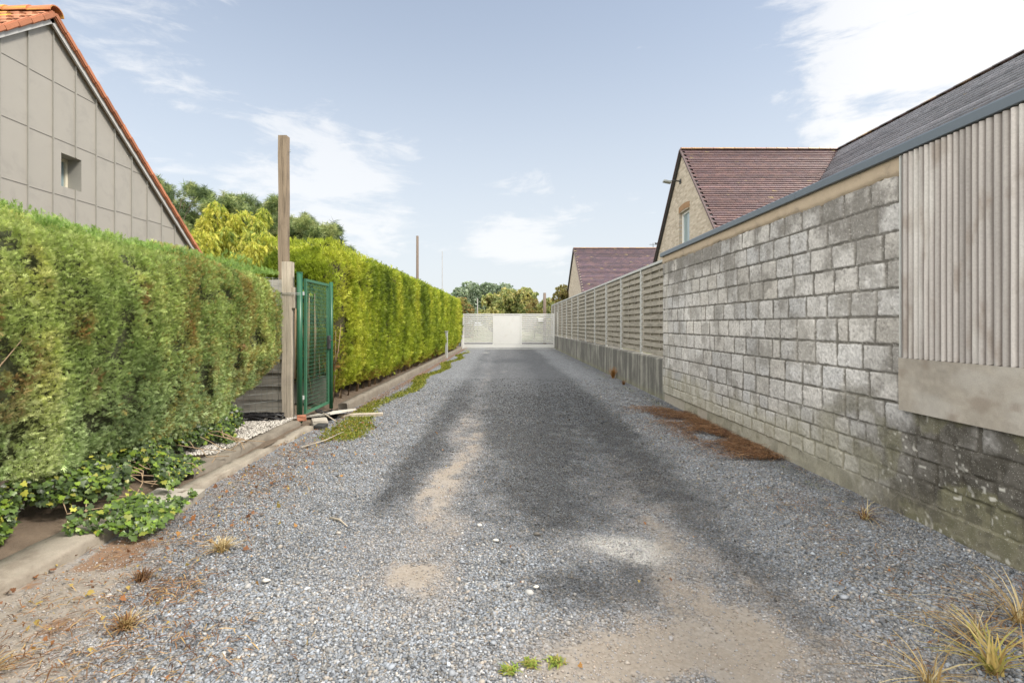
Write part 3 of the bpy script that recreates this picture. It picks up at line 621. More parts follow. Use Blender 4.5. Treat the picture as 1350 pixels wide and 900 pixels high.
# ================================================================== GREEN GATE, POSTS, PLANK FENCE (left)
ggate = thing('garden_gate', 'narrow green metal gate with wire mesh infill between hedges', 'gate', (-2.65, 6.95, .08))
def gp(o): return pchild(o, ggate)
xa, ya, xb, yb = -2.655, 6.93, -2.60, 7.93
bm = B(); tube(bm, [(xa, ya - .02, .02), (xa, ya - .02, 1.975)], .036, 16); bx(bm, (xa, ya - .02, 1.985), (.06, .06, .02)); gp(obj('gate_post', bm, M['green']))
bm = B(); tube(bm, [(xb, yb + .07, .05), (xb, yb + .07, 1.95)], .028, 12); gp(obj('latch_post', bm, M['green']))
bm = B(); fx0, fy0, fy1, fz0, fz1 = -2.63, 7.03, 7.93, .15, 1.90
def fr(y0, z0, y1, z1, w=.036): bx(bm, (-2.625, (y0 + y1) / 2, (z0 + z1) / 2), (w * .9, abs(y1 - y0) + w * .98, abs(z1 - z0) + w))
fr(fy0, fz0 + .037, fy0, fz1 - .037); fr(fy1, fz0 + .037, fy1, fz1 - .037); fr(fy0, fz1, fy1, fz1); fr(fy0, fz0, fy1, fz0); gp(obj('leaf_frame', bm, M['greenpale']))
bm = B()
for k in range(1, 18): y = fy0 + .9 * k / 18; tube(bm, [(-2.618, y, fz0 + .02), (-2.618, y, fz1 - .02)], .0026, 4)
for k in range(1, 34): z = fz0 + (fz1 - fz0) * k / 34; tube(bm, [(-2.622, fy0 + .02, z), (-2.622, fy1 - .02, z)], .0028, 4)
gp(obj('wire_mesh', bm, M['greenpale']))
for z in (.35, 1.72): bm = B(); bx(bm, (-2.645, 6.985, z), (.03, .06, .05), bev=.004); gp(obj('hinge', bm, M['alu']))
bm = B(); bx(bm, (-2.600, 7.90, 1.05), (.035, .07, .20), bev=.006); tube(bm, [(-2.585, 7.88, 1.08), (-2.55, 7.88, 1.08), (-2.55, 7.78, 1.08)], .009, 8); gp(obj('latch', bm, M['dark']))

def rough_post(name, x, y, z0, z1, w, d, m_, label, parts=None):
    bm = B(); n = 14
    pts = [(-w / 2, -d / 2), (-w * .06, -d / 2), (-w * .03, -d / 2 + .006), (0, -d / 2), (w / 2, -d / 2), (w / 2, d / 2), (-w / 2, d / 2)]
    rings = []
    for i in range(n + 1):
        z = z0 + (z1 - z0) * i / n; jx, jy = .004 * math.sin(i * 1.3), .004 * math.cos(i * .9)
        rings.append([bm.verts.new((x + a + jx + random.uniform(-.0015, .0015), y + b + jy, z)) for a, b in pts])
    for a, b in zip(rings, rings[1:]):
        for k in range(len(pts)): bm.faces.new((a[k], a[(k + 1) % len(pts)], b[(k + 1) % len(pts)], b[k]))
    bm.faces.new(rings[0][::-1]); bm.faces.new(rings[-1]); return tag(obj(name, bm, m_), label, 'post')
rough_post('timber_pole', -3.07, 7.42, 0, 3.94, .118, .11, M['timber'], 'tall weathered square timber pole rising behind the near hedge')
bm = B(); tube(bm, [(-3.01, 7.42, 3.72), (-2.985, 7.42, 3.72), (-2.975, 7.42, 3.74), (-2.985, 7.42, 3.755)], .003, 6); hk = obj('hook', bm, M['wire']); hk.parent = bpy.data.objects['timber_pole']
rough_post('timber_post', -2.80, 6.90, .0, 2.125, .12, .11, M['timberpale'], 'pale sawn timber post beside the green gate post')
bm = B(); bx(bm, (-2.722, 6.90, 1.66), (.036, .09, .27), bev=.004); pc = obj('packer_block', bm, M['timberpale']); pc.parent = bpy.data.objects['timber_post']
bm = B()
for z in (1.72, 1.70): tube(bm, [(-2.872, 6.835, z), (-2.72, 6.835, z), (-2.62, 6.86, z)], .003, 5)
pc = obj('tie_wire', bm, M['wire']); pc.parent = bpy.data.objects['timber_post']
pf = thing('plank_fence', 'grey horizontal plank fence return behind the near hedge end', 'fence', (-3.7, 7.25, .1))
for k in range(10):
    bm = B(); z = .10 + .182 * k; bx(bm, (-3.80, 7.22 + (k % 2) * .004, z + .095), (1.78, .035, .176), Matrix.Rotation(R(-7), 3, 'X'), bev=.003); pchild(obj('plank', bm, M['plank'], pf))
bm = B(); bx(bm, (-2.93, 7.29, .95), (.06, .06, 1.85)); pchild(obj('post', bm, M['timber'], pf))
bm = B()      # wire netting strung from the timber post into the hedge
A0, A1 = Vector((-2.87, 6.93, 0)), Vector((-3.42, 6.35, 0))
for k in range(19):
    z = .14 + .098 * k; tube(bm, [A0 + Vector((0, 0, z)), (A0 + A1) / 2 + Vector((0, 0, z - .012 * math.sin(k))), A1 + Vector((0, 0, z))], .0022, 4)
for k in range(12):
    p = A0.lerp(A1, k / 11); tube(bm, [p + Vector((0, 0, .12)), p + Vector((.004, 0, 1.0)), p + Vector((0, 0, 1.92))], .0020, 4)
tag(obj('wire_netting', bm, M['wire']), 'thin wire netting between the near hedge and the timber post', 'netting')
bm = B(); tube(bm, [(-2.96 + .035 * math.cos(a), 6.98, 1.50 + .06 * math.sin(a)) for a in [k * .42 for k in range(16)]], .007, 6); tag(obj('cable_loop', bm, M['black']), 'black cable loop hanging beside the pale timber post', 'cable')
pl = thing('concrete_plinth', 'short grey concrete plinth board behind the green gate', 'panel', (-3.1, 8.12, .1))
bm = B(); bx(bm, (-3.08, 8.12, .32), (.80, .05, .42), bev=.006); pchild(obj('board_face', bm, M['lowwall'], pl))

# poles further off
def mast(name, px, ytop, Y, r, m_, label, X=None, cat='pole'):
    X = (px - CX) * Y / FPX; bm = B(); tube(bm, [(X, Y, -.1), (X, Y, 2), (X, Y, CAMZ - (ytop - CY) * Y / FPX)], [r, r * .95, r * .8], 10); return tag(obj(name, bm, m_), label, cat)
mast('wooden_pole', 550.3, 311, 17.8, .052, M['brown'], 'dark round wooden pole rising from the middle of the bright hedge')
M['mast'] = simple('dull_metal', (.28, .27, .26), .6, .1, 6, 0)
mast('thin_mast', 583, 331, 25.5, .018, M['mast'], 'thin pale metal mast standing above the far end of the hedge')
mast('wooden_pole', 718, 386, 36.5, .12, M['brown'], 'short wooden pole beyond the white gate by the slatted fence')
mast('lamp_mast', 629.5, 393, 60, .055, M['mast'], 'slim pale mast in front of the far trees behind the gate')

# ================================================================== LEFT HOUSE (grey seamed gable)
XH = -8.0
house = thing('gable_house', 'house with grey seamed metal gable and orange tile roof', 'house', (-11, 9.3, 0))
def hp(o): return pchild(o, house)
pk_y, pk_z = 9.30, 6.66; sl_ = .80      # ridge position, slope
def verge_z(y): return pk_z - sl_ * abs(y - pk_y)
ya_, yb_ = pk_y - 5.4, pk_y + 5.4; ez = verge_z(ya_)
win = (9.60, 10.06, 3.82, 4.42)          # y0,y1,z0,z1 of the recess
bm = B()
def q(*p): bm.faces.new([bm.verts.new((XH, a, b)) for a, b in p])
y0, y1, z0, z1 = win
q((ya_, 0), (y0, 0), (y0, verge_z(y0)), (pk_y, pk_z), (ya_, ez)); q((y0, 0), (y1, 0), (y1, z0), (y0, z0)); q((y0, z1), (y1, z1), (y1, verge_z(y1)), (y0, verge_z(y0))); q((y1, 0), (yb_, 0), (yb_, ez), (y1, verge_z(y1)))
hp(obj('wall', bm, M['zinc'], house))
bm = B(); poly_prism(bm, [(XH - .35, ya_, 0), (XH - .35, yb_, 0), (XH - .35, yb_, ez - .02), (XH - .35, pk_y, pk_z - .02), (XH - .35, ya_, ez - .02)], (-6, 0, 0)); hp(obj('wall', bm, M['zinc'], house))
wf = None
bm = B()       # recess lining
for a, b, c_, d_ in (((y0, z0), (y1, z0), 0, 0), ((y1, z0), (y1, z1), 0, 0), ((y1, z1), (y0, z1), 0, 0), ((y0, z1), (y0, z0), 0, 0)):
    bm.faces.new([bm.verts.new(p) for p in ((XH, a[0], a[1]), (XH, b[0], b[1]), (XH - .33, b[0], b[1]), (XH - .33, a[0], a[1]))])
wn = hp(obj('window', bm, M['zincseam'], house))
bm = B()
for yy, zz, sy, sz in ((y0 + .025, (z0 + z1) / 2, .05, z1 - z0), (y1 - .025, (z0 + z1) / 2, .05, z1 - z0), ((y0 + y1) / 2, z0 + .025, y1 - y0 - .1, .05), ((y0 + y1) / 2, z1 - .025, y1 - y0 - .1, .05)): bx(bm, (XH - .29, yy, zz), (.06, sy, sz))
f_ = obj('frame', bm, M['frame'], wn); f_.location = Vector(house.location) * 0; 
bm = B(); bx(bm, (XH - .30, (y0 + y1) / 2, (z0 + z1) / 2), (.01, y1 - y0 - .1, z1 - z0 - .1)); obj('pane', bm, M['glass'], wn)
# standing seams and cross joints
seamY = [700 * 8.0 * (.001592 + 8.88e-5 * k) for k in range(-8, 12)]
for i, y in enumerate(seamY):
    if y < ya_ or y > yb_: continue
    top = verge_z(y) - .05; segs = [(0.02, top)]
    if y0 - .01 < y < y1 + .01: segs = [(0.02, z0), (z1, top)]
    bm = B()
    for a, b in segs: bx(bm, (XH + .014, y, (a + b) / 2), (.030, .016, b - a))
    hp(obj('seam', bm, M['zincseam'], house))
bm = B()
for zl in (5.63, 4.635, 3.645, 2.65):
    for a, b in zip(seamY, seamY[1:]):
        zz = zl + .012 * math.sin(a * 7)
        ylo = max(a + .012, pk_y - (pk_z - .08 - zz) / sl_); yhi = min(b - .012, pk_y + (pk_z - .08 - zz) / sl_)
        bm = B()
        if yhi > ylo + .02 and not (z0 < zz < z1 and yhi > y0 and ylo < y1): bx(bm, (XH + .004, (ylo + yhi) / 2, zz), (.006, yhi - ylo, .009)); hp(obj('panel_joint', bm, M['jointline'], house))
# roof: two slopes of pantiles, with real courses
def pantile_slope(sgn):
    L = 6.9; SL = 5.6 * math.hypot(1, sl_); dirn = np.array([0, sgn * 1, -sl_]) / math.hypot(1, sl_); nrm = np.array([0, sgn * sl_, 1]) / math.hypot(1, sl_)
    gauge, wid = .30, .22; nr = int(SL / gauge); nc = int(6.6 / wid); Vs, Fs, Cs = [], [], []; off = 0; r = np.random.default_rng(5)
    u = np.linspace(0, 1, 7); prof = .035 * np.sin(u * 2 * np.pi) + .01 * np.cos(u * 4 * np.pi)
    org = np.array([XH + .10, pk_y, pk_z + .10])
    for i in range(nr):
        for j in range(nc):
            c = np.array([.42, .185, .105]) * r.uniform(.72, 1.22); lich = r.uniform() < (.85 if i < 7 else .30) and j > 1
            for k, (s_, h_) in enumerate(((i * gauge, .012), ((i + 1) * gauge + .02, .046), ((i + 1) * gauge + .02, .022))):
                P = org + dirn * s_ + nrm * (h_ + prof)[:, None] + np.array([-1, 0, 0]) * ((j + u) * wid)[:, None] + nrm * r.normal(0, .002); Vs.append(P)
                cc = np.tile(c, (7, 1)) * r.uniform(.9, 1.1, (7, 1))
                if lich: f = r.uniform(.2, .95, (7, 1)); cc = cc + (np.array([.62, .40, .03]) - cc) * f
                Cs.append(cc)
            g = grid_faces(3, 7) + off; Fs.append(g); off += 21
    return np_mesh('roof', np.concatenate(Vs), np.concatenate(Fs), M['orange'], house, col=np.concatenate(Cs))
hp(pantile_slope(1)); hp(pantile_slope(-1))
bm = B()
for sgn in (1, -1):      # deck under the tiles
    d = Vector((0, sgn, -sl_)).normalized(); nr_ = Vector((0, sgn * sl_, 1)).normalized(); p = Vector((XH + .06, pk_y, pk_z + .035))
    a = p; b = p + d * 7.1
    poly_prism(bm, [a - nr_ * .06, b - nr_ * .06, b + nr_ * .05, a + nr_ * .05], (-6.6, 0, 0))
hp(obj('roof_deck', bm, M['timber'], house))
for sgn in (1, -1):      # verge flashing, then rounded verge tiles
    d = Vector((0, sgn, -sl_)).normalized(); nr_ = Vector((0, sgn * sl_, 1)).normalized()
    bm = B(); p = Vector((XH + .063, pk_y, pk_z + .03)); a = p; b = p + d * 7.0
    poly_prism(bm, [a - nr_ * .085, b - nr_ * .085, b + nr_ * .02, a + nr_ * .02], (.035, 0, 0)); hp(obj('verge_flashing', bm, M['flash'], house))
    r = random.Random(3); Vs = []
    nt = int(6.9 / .30)
    for i in range(nt):
        bm = B(); p = Vector((XH + .125, pk_y, pk_z + .085)) + d * (.30 * i)
        rot = Matrix((Vector((1, 0, 0)), d, nr_)).transposed() if False else None
        Mx = Matrix.Translation(p + d * .16 + nr_ * (.008 * (i % 1))) @ Matrix(((1, 0, 0), (0, d.y, nr_.y), (0, d.z, nr_.z))).to_4x4()
        res = bmesh.ops.create_cube(bm, size=1); bmesh.ops.scale(bm, vec=(.075, .325, .105), verts=res['verts'])
        bmesh.ops.bevel(bm, geom=list(bm.edges), offset=.018, segments=2, affect='EDGES')
        bmesh.ops.rotate(bm, cent=(0, 0, 0), matrix=Matrix.Rotation(R(-2.6 * 1), 3, 'X'), verts=bm.verts)
        bmesh.ops.transform(bm, matrix=Mx, verts=bm.verts)
        o = obj('verge_tile', bm, M['orange'], house); hp(o); c = np.array([.44, .18, .10]) * r.uniform(.75, 1.2)
        at = o.data.attributes.new('Col', 'FLOAT_COLOR', 'POINT'); at.data.foreach_set('color', np.tile([*c, 1], len(o.data.vertices)).astype(np.float32))
for k in range(16):      # ridge caps
    bm = B(); x0 = XH + .18 - .42 * k; seg = 10; ra = []
    for xx, rr in ((x0, .155), (x0 - .44, .135)):
        ra.append([bm.verts.new((xx, pk_y + rr * math.cos(a), pk_z + .085 + rr * .9 * math.sin(a))) for a in [math.pi * q_ / seg for q_ in range(seg + 1)]] + [bm.verts.new((xx, pk_y + (rr - .02) * math.cos(a), pk_z + .085 + (rr - .02) * .9 * math.sin(a))) for a in [math.pi * (seg - q_) / seg for q_ in range(seg + 1)]])
    for i in range(len(ra[0])): j = (i + 1) % len(ra[0]); bm.faces.new((ra[0][i], ra[0][j], ra[1][j], ra[1][i]))
    bm.faces.new(ra[0][::-1]); bm.faces.new(ra[1]); o = obj('ridge_tile', bm, M['orange'], house); hp(o)
    c = np.array([.46, .17, .085]); at = o.data.attributes.new('Col', 'FLOAT_COLOR', 'POINT'); nv = len(o.data.vertices); r_ = np.random.default_rng(k)
    cc = np.ones((nv, 4), np.float32); f = (r_.uniform(0, 1, (nv, 1)) < .3) * r_.uniform(.2, .9, (nv, 1)); cc[:, :3] = c + (np.array([.55, .40, .05]) - c) * f; at.data.foreach_set('color', cc.ravel())

# ================================================================== RIGHT HOUSES (purple plain tiles, buff brick)
def plain_tiles(name, org, run, down, nrm_, L, SL, parent, pal, gauge=.105, wid=.165, seed=1, step=.020, lichen=.05):
    org, run, down, nrm_ = (np.array(a, float) for a in (org, run, down, nrm_)); r = np.random.default_rng(seed)
    nr, nc = int(SL / gauge), int(L / wid); i, j = np.meshgrid(np.arange(nr), np.arange(nc), indexing='ij'); i, j = i.ravel(), j.ravel(); n = len(i)
    ofs = (i % 2) * wid * .5; lift = r.normal(0, .0016, n) + .004 * (vnoise(i * .35, j * .2, 0, seed) - .5)
    rowlift = r.normal(0, .003, nr)[i]
    def P(s, t_, h): return org + run * s[:, None] + down * t_[:, None] + nrm_ * h[:, None]
    s0, s1 = j * wid + ofs + .002, (j + 1) * wid + ofs - .002; t0 = i * gauge; t1 = (i + 1) * gauge + .012
    a = P(s0, t0, lift * 0 + .004); b = P(s1, t0, lift * 0 + .004); c = P(s1, t1, lift + step + rowlift); d = P(s0, t1, lift + step + rowlift); e = P(s1, t1, lift * 0 - .002); f = P(s0, t1, lift * 0 - .002)
    V = np.stack([a, b, c, d, e, f], 1).reshape(-1, 3); k = np.arange(n)[:, None] * 6
    F = np.concatenate([k + np.array([[0, 1, 2, 3]]), k + np.array([[3, 2, 4, 5]])])
    pal = np.array(pal); pk = pal[r.integers(0, len(pal), n)] * r.uniform(.86, 1.14, (n, 1)) * (1 + .10 * r.normal(size=nr))[i][:, None] * (.8 + .4 * vnoise(i * .9, j * .08, 0, seed + 4))[:, None]
    C = np.repeat(pk, 6, 0); li_ = r.uniform(size=len(C)) < lichen * np.repeat(vnoise(i * .2, j * .2, 0, 6) * 2, 6); C[li_] = np.array([.34, .27, .10])
    return np_mesh(name, V, F, M['roof'], parent, col=C)
PAL = [(.118, .064, .066), (.135, .072, .072), (.108, .06, .066), (.122, .07, .078), (.142, .078, .074)]
RZ = 6.97; c0 = 5.80; YA = 2.966 * c0; XB = 10.86; sA = 1.09
hb = thing('brick_house', 'buff brick house with purple tiled roof behind the block wall', 'house', (c0 + 3, YA, 0))
def bp(o): return pchild(o, hb)
nl = math.hypot(1, sA)
hw = 3.6
# gable wall with a window opening
wy0, wy1, wz0, wz1 = 5.80 * 700 / (909 - CX), 5.80 * 700 / (895.5 - CX), 1.31 + .44 * 5.8, 1.31 + .632 * 5.8
bm = B()
def gq(*p): bm.faces.new([bm.verts.new((c0, a, b)) for a, b in p])
gz = lambda y: RZ - sA * abs(y - YA) - .02
ga, gb = YA - hw, YA + hw
inY = YA if wy0 < YA < wy1 else None
gq((ga, 0), (wy0, 0), (wy0, gz(wy0)), (ga, gz(ga))); gq((wy0, 0), (wy1, 0), (wy1, wz0), (wy0, wz0))
pts = [(wy0, wz1), (wy1, wz1), (wy1, gz(wy1))] + ([(YA, gz(YA))] if inY else []) + [(wy0, gz(wy0))]; gq(*pts)
pts = [(wy1, 0), (gb, 0), (gb, gz(gb)), (wy1, gz(wy1))]
if not inY and wy1 < YA: pts = [(wy1, 0), (gb, 0), (gb, gz(gb)), (YA, gz(YA)), (wy1, gz(wy1))]
gq(*pts)
bp(obj('wall', bm, M['brick'], hb))
bm = B(); bx(bm, (c0 + 4, ga + .1, 1.5), (7.98, .2, 3.0)); bx(bm, (XB - 3.6, 6.2, 1.5), (.2, 14, 3.0)); bp(obj('wall', bm, M['brick'], hb))
bm = B()
for a, b, c_, d_ in ((wy0, wz0, wy1, wz0), (wy1, wz0, wy1, wz1), (wy1, wz1, wy0, wz1), (wy0, wz1, wy0, wz0)):
    bm.faces.new([bm.verts.new(p) for p in ((c0, a, b), (c0, c_, d_), (c0 + .17, c_, d_), (c0 + .17, a, b))])
wn = bp(obj('window', bm, M['brick'], hb))
bm = B(); ym, zm = (wy0 + wy1) / 2, (wz0 + wz1) / 2
for yy, zz, sy, sz in ((wy0 + .035, zm, .07, wz1 - wz0), (wy1 - .035, zm, .07, wz1 - wz0), (ym, wz0 + .035, wy1 - wy0 - .14, .07), (ym, wz1 - .035, wy1 - wy0 - .14, .07)): bx(bm, (c0 + .13, yy, zz), (.06, sy, sz))
obj('frame', bm, M['pvc'], wn); bm = B(); bx(bm, (c0 + .14, ym, zm), (.01, wy1 - wy0 - .14, wz1 - wz0 - .14)); obj('pane', bm, M['glass'], wn)
bm = B(); n_ = 9      # soldier-course arch over the window
for k in range(n_):
    f = (k + .5) / n_; bx(bm, (c0 - .004, wy0 - .03 + (wy1 - wy0 + .06) * f, wz1 + .09 + .05 * math.sin(math.pi * f)), (.03, .075, .19), bev=.004)
obj('lintel', bm, simple('brown_brick', (.30, .19, .11), .9, .25, 20, .4), wn)
bm = B(); bx(bm, (c0 - .03, ym, wz0 - .03), (.12, wy1 - wy0 + .1, .05)); obj('sill', bm, M['grime'], wn)
for sg, Lr in ((-1, 9.0), (1, 9.0)):
    bp(plain_tiles('roof', (c0 - .06, YA, RZ), (1, 0, 0), (0, sg / nl, -sA / nl), (0, sg * sA / nl, 1 / nl), Lr, hw * nl + .5, hb, PAL, seed=3 + sg, step=.036, lichen=.003))
# long wing running towards the camera, ridge along Y
sB = 1.0; nb_ = math.hypot(1, sB)
bp(plain_tiles('roof', (XB, YA + 2, RZ), (0, -1, 0), (-1 / nb_, 0, -sB / nb_), (-sB / nb_, 0, 1 / nb_), 22, 5.1, hb, [(.19, .195, .22), (.205, .205, .23), (.195, .20, .225)], seed=9, lichen=.002, step=.045, gauge=.14))  # blue-grey sky reflection put into the tile colours of this slope
bp(plain_tiles('roof', (XB, YA + 2, RZ), (0, -1, 0), (1 / nb_, 0, -sB / nb_), (sB / nb_, 0, 1 / nb_), 22, 5.1, hb, PAL, seed=10))
def ridge_run(parent, a, b, r, n, seed, lich=.45, rc=(.24, .125, .095)):
    a, b = Vector(a), Vector(b); d = (b - a) / n; u = d.normalized(); side = u.cross(Vector((0, 0, 1)))
    for k in range(n):
        bm = B(); seg = 6; rr = []
        for e in (0, 1.03):
            p = a + d * (k + e) ; rq = r * (1.05 - .1 * (e > 0)); rr.append([bm.verts.new(p + side * (rq * math.cos(t_)) + Vector((0, 0, rq * .55 * math.sin(t_)))) for t_ in [math.pi * q_ / seg for q_ in range(seg + 1)]])
        for i in range(seg): bm.faces.new((rr[0][i], rr[0][i + 1], rr[1][i + 1], rr[1][i]))
        bm.faces.new(rr[0]); bm.faces.new(rr[1][::-1])
        o = obj('ridge_tile', bm, M['roof'], parent); pchild(o)
        rn = np.random.default_rng(seed + k); nv = len(o.data.vertices); cc = np.ones((nv, 4), np.float32); f = rn.uniform(0, .9, (nv, 1)) * (rn.uniform(size=(nv, 1)) < lich)
        c = np.array(rc) * rn.uniform(.8, 1.2); cc[:, :3] = c + (np.array([.50, .30, .06]) - c) * f
        at = o.data.attributes.new('Col', 'FLOAT_COLOR', 'POINT'); at.data.foreach_set('color', cc.ravel())
ridge_run(hb, (c0 - .07, YA, RZ + .01), (XB, YA, RZ + .01), .11, 15, 50)
ridge_run(hb, (XB, YA + 2, RZ + .01), (XB, YA - 18, RZ + .01), .11, 40, 90, .08, (.15, .13, .13))
def verge_line(parent, x, y, z, s, length, nloc=1):
    for sg in (-1, 1):
        d = Vector((0, sg, -s)).normalized(); nr_ = Vector((0, sg * s, 1)).normalized(); bm = B(); p = Vector((x - .075, y, z))
        poly_prism(bm, [p - nr_ * .07, p + d * length - nr_ * .07, p + d * length - nr_ * .004, p - nr_ * .004], (.07, 0, 0)); pchild(obj('verge_board', bm, M['dark'], parent))
        bm = B()
        for k in range(int(length / .105)):
            q_ = p + d * (.105 * k + .06) + Vector((-.012, 0, 0)); bx(bm, q_ + nr_ * .008, (.05, .10, .05), Matrix(((1, 0, 0), (0, d.y, nr_.y), (0, d.z, nr_.z))), bev=.006)
        pchild(obj('verge_tiles', bm, simple('verge_tile', (.10, .07, .07), .6, .3, 12, .2), parent))
verge_line(hb, c0, YA, RZ, sA, 5.1)
# flood lamp on the gable
ly = c0 * 700 / (899 - CX); lz = CAMZ + (CY - 239) / (899 - CX) * c0
ly = YA + .20; lz = CAMZ + .80 * c0 + .05
bm = B(); tube(bm, [(c0, ly, lz), (c0 - .22, ly, lz + .03), (c0 - .42, ly, lz)], .022, 8); bx(bm, (c0 - .01, ly, lz), (.03, .14, .14)); bp(obj('lamp_bracket', bm, M['dark'], hb))
bm = B(); bx(bm, (c0 - .44, ly, lz - .01), (.26, .20, .07), Matrix.Rotation(R(12), 3, 'Y'), bev=.02); bp(obj('flood_lamp', bm, M['wire'], hb))

# far house
c1_ = 5.30; YC = 39.8; RC = CAMZ + 100 * YC / 700; sC = .80
hc = thing('far_house', 'smaller far house with dark purple tiled roof beyond the slatted fence', 'house', (c1_ + 3, YC, 0))
bm = B(); ga, gb = YC - 4.6, YC + 4.6; poly_prism(bm, [(c1_, ga, 0), (c1_, gb, 0), (c1_, gb, RC - sC * 4.6), (c1_, YC, RC - .02), (c1_, ga, RC - sC * 4.6)], (9, 0, 0)); pchild(obj('wall', bm, M['brick'], hc))
nl = math.hypot(1, sC)
for sg in (-1, 1): pchild(plain_tiles('roof', (c1_ - .06, YC, RC + .03), (1, 0, 0), (0, sg / nl, -sC / nl), (0, sg * sC / nl, 1 / nl), 9.3, 6.4, hc, [(.085, .05, .07), (.11, .065, .075), (.075, .048, .066)], gauge=.16, wid=.25, step=.035, seed=20 + sg, lichen=.006))
ridge_run(hc, (c1_ - .07, YC, RC + .04), (c1_ + 9.2, YC, RC + .04), .12, 20, 150)
verge_line(hc, c1_, YC, RC + .03, sC, 6.2)
# small weather vane on the far ridge
X = (861 - CX) * YC / 700; wv_ = thing('weather_vane', 'small dark weather vane on the far roof ridge', 'weather vane', (X, YC, RC + .1))
bm = B(); tube(bm, [(0, 0, -.08), (0, 0, .34)], .02, 6); obj('rod', bm, M['dark'], wv_)
bm = B(); bx(bm, (0, 0, .22), (.55, .02, .03)); poly_prism(bm, [(.15, -.01, .24), (.34, -.01, .24), (.38, -.01, .42), (.26, -.01, .34), (.12, -.01, .38)], (0, .02, 0)); obj('pointer', bm, M['dark'], wv_)

# ================================================================== FOLIAGE
def spray(nleaf=7, wd=.13, ln=.55, spread=62, cup=.12, seed=0):
    """flat fan of scale-leaf twigs, pointing along +z, unit length"""
    r = random.Random(seed); V, F = [], []
    for k in range(nleaf):
        f = k / (nleaf - 1); side = -1 if k % 2 else 1
        if k == nleaf - 1: a, z0_ = 0, .5
        else: a, z0_ = side * (spread - 22 * f + r.uniform(-8, 8)), .08 + .62 * f
        L = ln * (1 - .25 * f) * r.uniform(.85, 1.1); dx, dz = math.sin(R(a)), math.cos(R(a)); px, pz = dz * wd / 2, -dx * wd / 2; dy = r.uniform(-cup, cup)
        b = len(V); V += [(-px, 0, z0_ - pz), (px, 0, z0_ + pz), (dx * L, dy, z0_ + dz * L)]; F.append((b, b + 1, b + 2))
    return np.array(V, float), np.array(F)
def superbox_sample(n, c, h, e, faces):
    """points on a rounded box (superellipsoid), with normals; faces = list of (axis, sign, share)"""
    c, h = np.array(c), np.array(h); P = rng.uniform(-1, 1, (n, 3)); fs = np.array([f[2] for f in faces], float); pick = rng.choice(len(faces), n, p=fs / fs.sum())
    for k, (ax, sg, _) in enumerate(faces): P[pick == k, ax] = sg
    s = (np.abs(P) ** e).sum(1) ** (1 / e); P = P / s[:, None]
    N = norm(np.sign(P) * np.abs(P) ** (e - 1) / h)
    return P * h + c, N
def hedge_core(c, h, e, warp, inset):
    """opaque twiggy core of the hedge"""
    bm = B(); bmesh.ops.create_cube(bm, size=2); bmesh.ops.subdivide_edges(bm, edges=bm.edges, cuts=40, use_grid_fill=True)
    V = np.array([v.co[:] for v in bm.verts]); F = np.array([[v.index for v in f.verts] for f in bm.faces]); bm.free()
    s = (np.abs(V) ** e).sum(1) ** (1 / e); V = V / s[:, None]; N = norm(np.sign(V) * np.abs(V) ** (e - 1) / np.array(h))
    P = V * (np.array(h) - inset) + np.array(c); return warp(P, N), F
def hedge_colour(P, pal, seed, streak=(2.2, .7), brown=None, rnd=.16):
    pal = np.array(pal); a = fbm(P[:, 1] * streak[0] + P[:, 0], P[:, 2] * streak[1], 0, seed, 4); b = fbm(P[:, 1] * 6, P[:, 2] * 6, P[:, 0] * 6, seed + 5, 3)
    t_ = np.clip((a * .65 + b * .35 - .28) / .44, 0, .999) * (len(pal) - 1); i = t_.astype(int); f = (t_ - i)[:, None]
    C = pal[i] * (1 - f) + pal[i + 1] * f; C = C * np.exp(rng.normal(0, rnd, (len(P), 1)))
    if brown is not None: w_ = brown(P)[:, None]; C = C + (np.array([.26, .105, .045]) * rng.uniform(.6, 1.5, (len(P), 1)) - C) * np.clip(w_, 0, 1)
    return C

# near hedge ---------------------------------------------------------
h1c, h1h = (-3.38, 2.75, 1.13), (.64, 4.12, .84)
def warp1(P, N):
    P = P.copy(); z = P[:, 2]; low = ss(z, 1.05, .30)
    P[:, 0] -= .15 * low * ss(P[:, 1], -3, 0) * (P[:, 0] > -3.4)
    P[:, 1] += .10; P[:, 1] -= .80 * low ** 1.1 * ss(P[:, 1], 5.4, 6.5)
    P[:, 2] = z - .0 * low
    P[:, 2] += ss(z, 1.2, 1.9) * (.03 * ss(P[:, 1], 4.2, 2.6) - .03)
    d = .20 * (fbm(P[:, 1] * 2.6, z * .8, P[:, 0], 3, 3) - .5) + .14 * (fbm(P[:, 1] * 6, z * 3.5, P[:, 0] * 6, 7, 3) - .5)
    return P + N * d[:, None]
hedge1 = thing('hedge', 'near dense dark green conifer hedge with brown dead patches', 'hedge', (-3.38, 2.6, 0))
n = 250000; P, N = superbox_sample(n, h1c, h1h, 7, [(0, 1, 10), (2, 1, 2.6), (1, 1, 1.3), (2, -1, 1.2)])
keep = P[:, 1] > 1.2; P, N = P[keep], N[keep]; P0 = P.copy(); P = warp1(P, N); n = len(P)
dep = rng.exponential(.028, n) - .012; P = P - N * dep[:, None]
hole = fbm(P[:, 1] * 4.5, P[:, 2] * 4.5, P[:, 0] * 4, 83, 3)
keep = (hole > .355) | (dep > .045); P, N, dep = P[keep], N[keep], dep[keep]; n = len(P)
up = N * .75 + np.array([0, 0, .55]) + rng.normal(0, .42, (n, 3)); FR = frames(up)
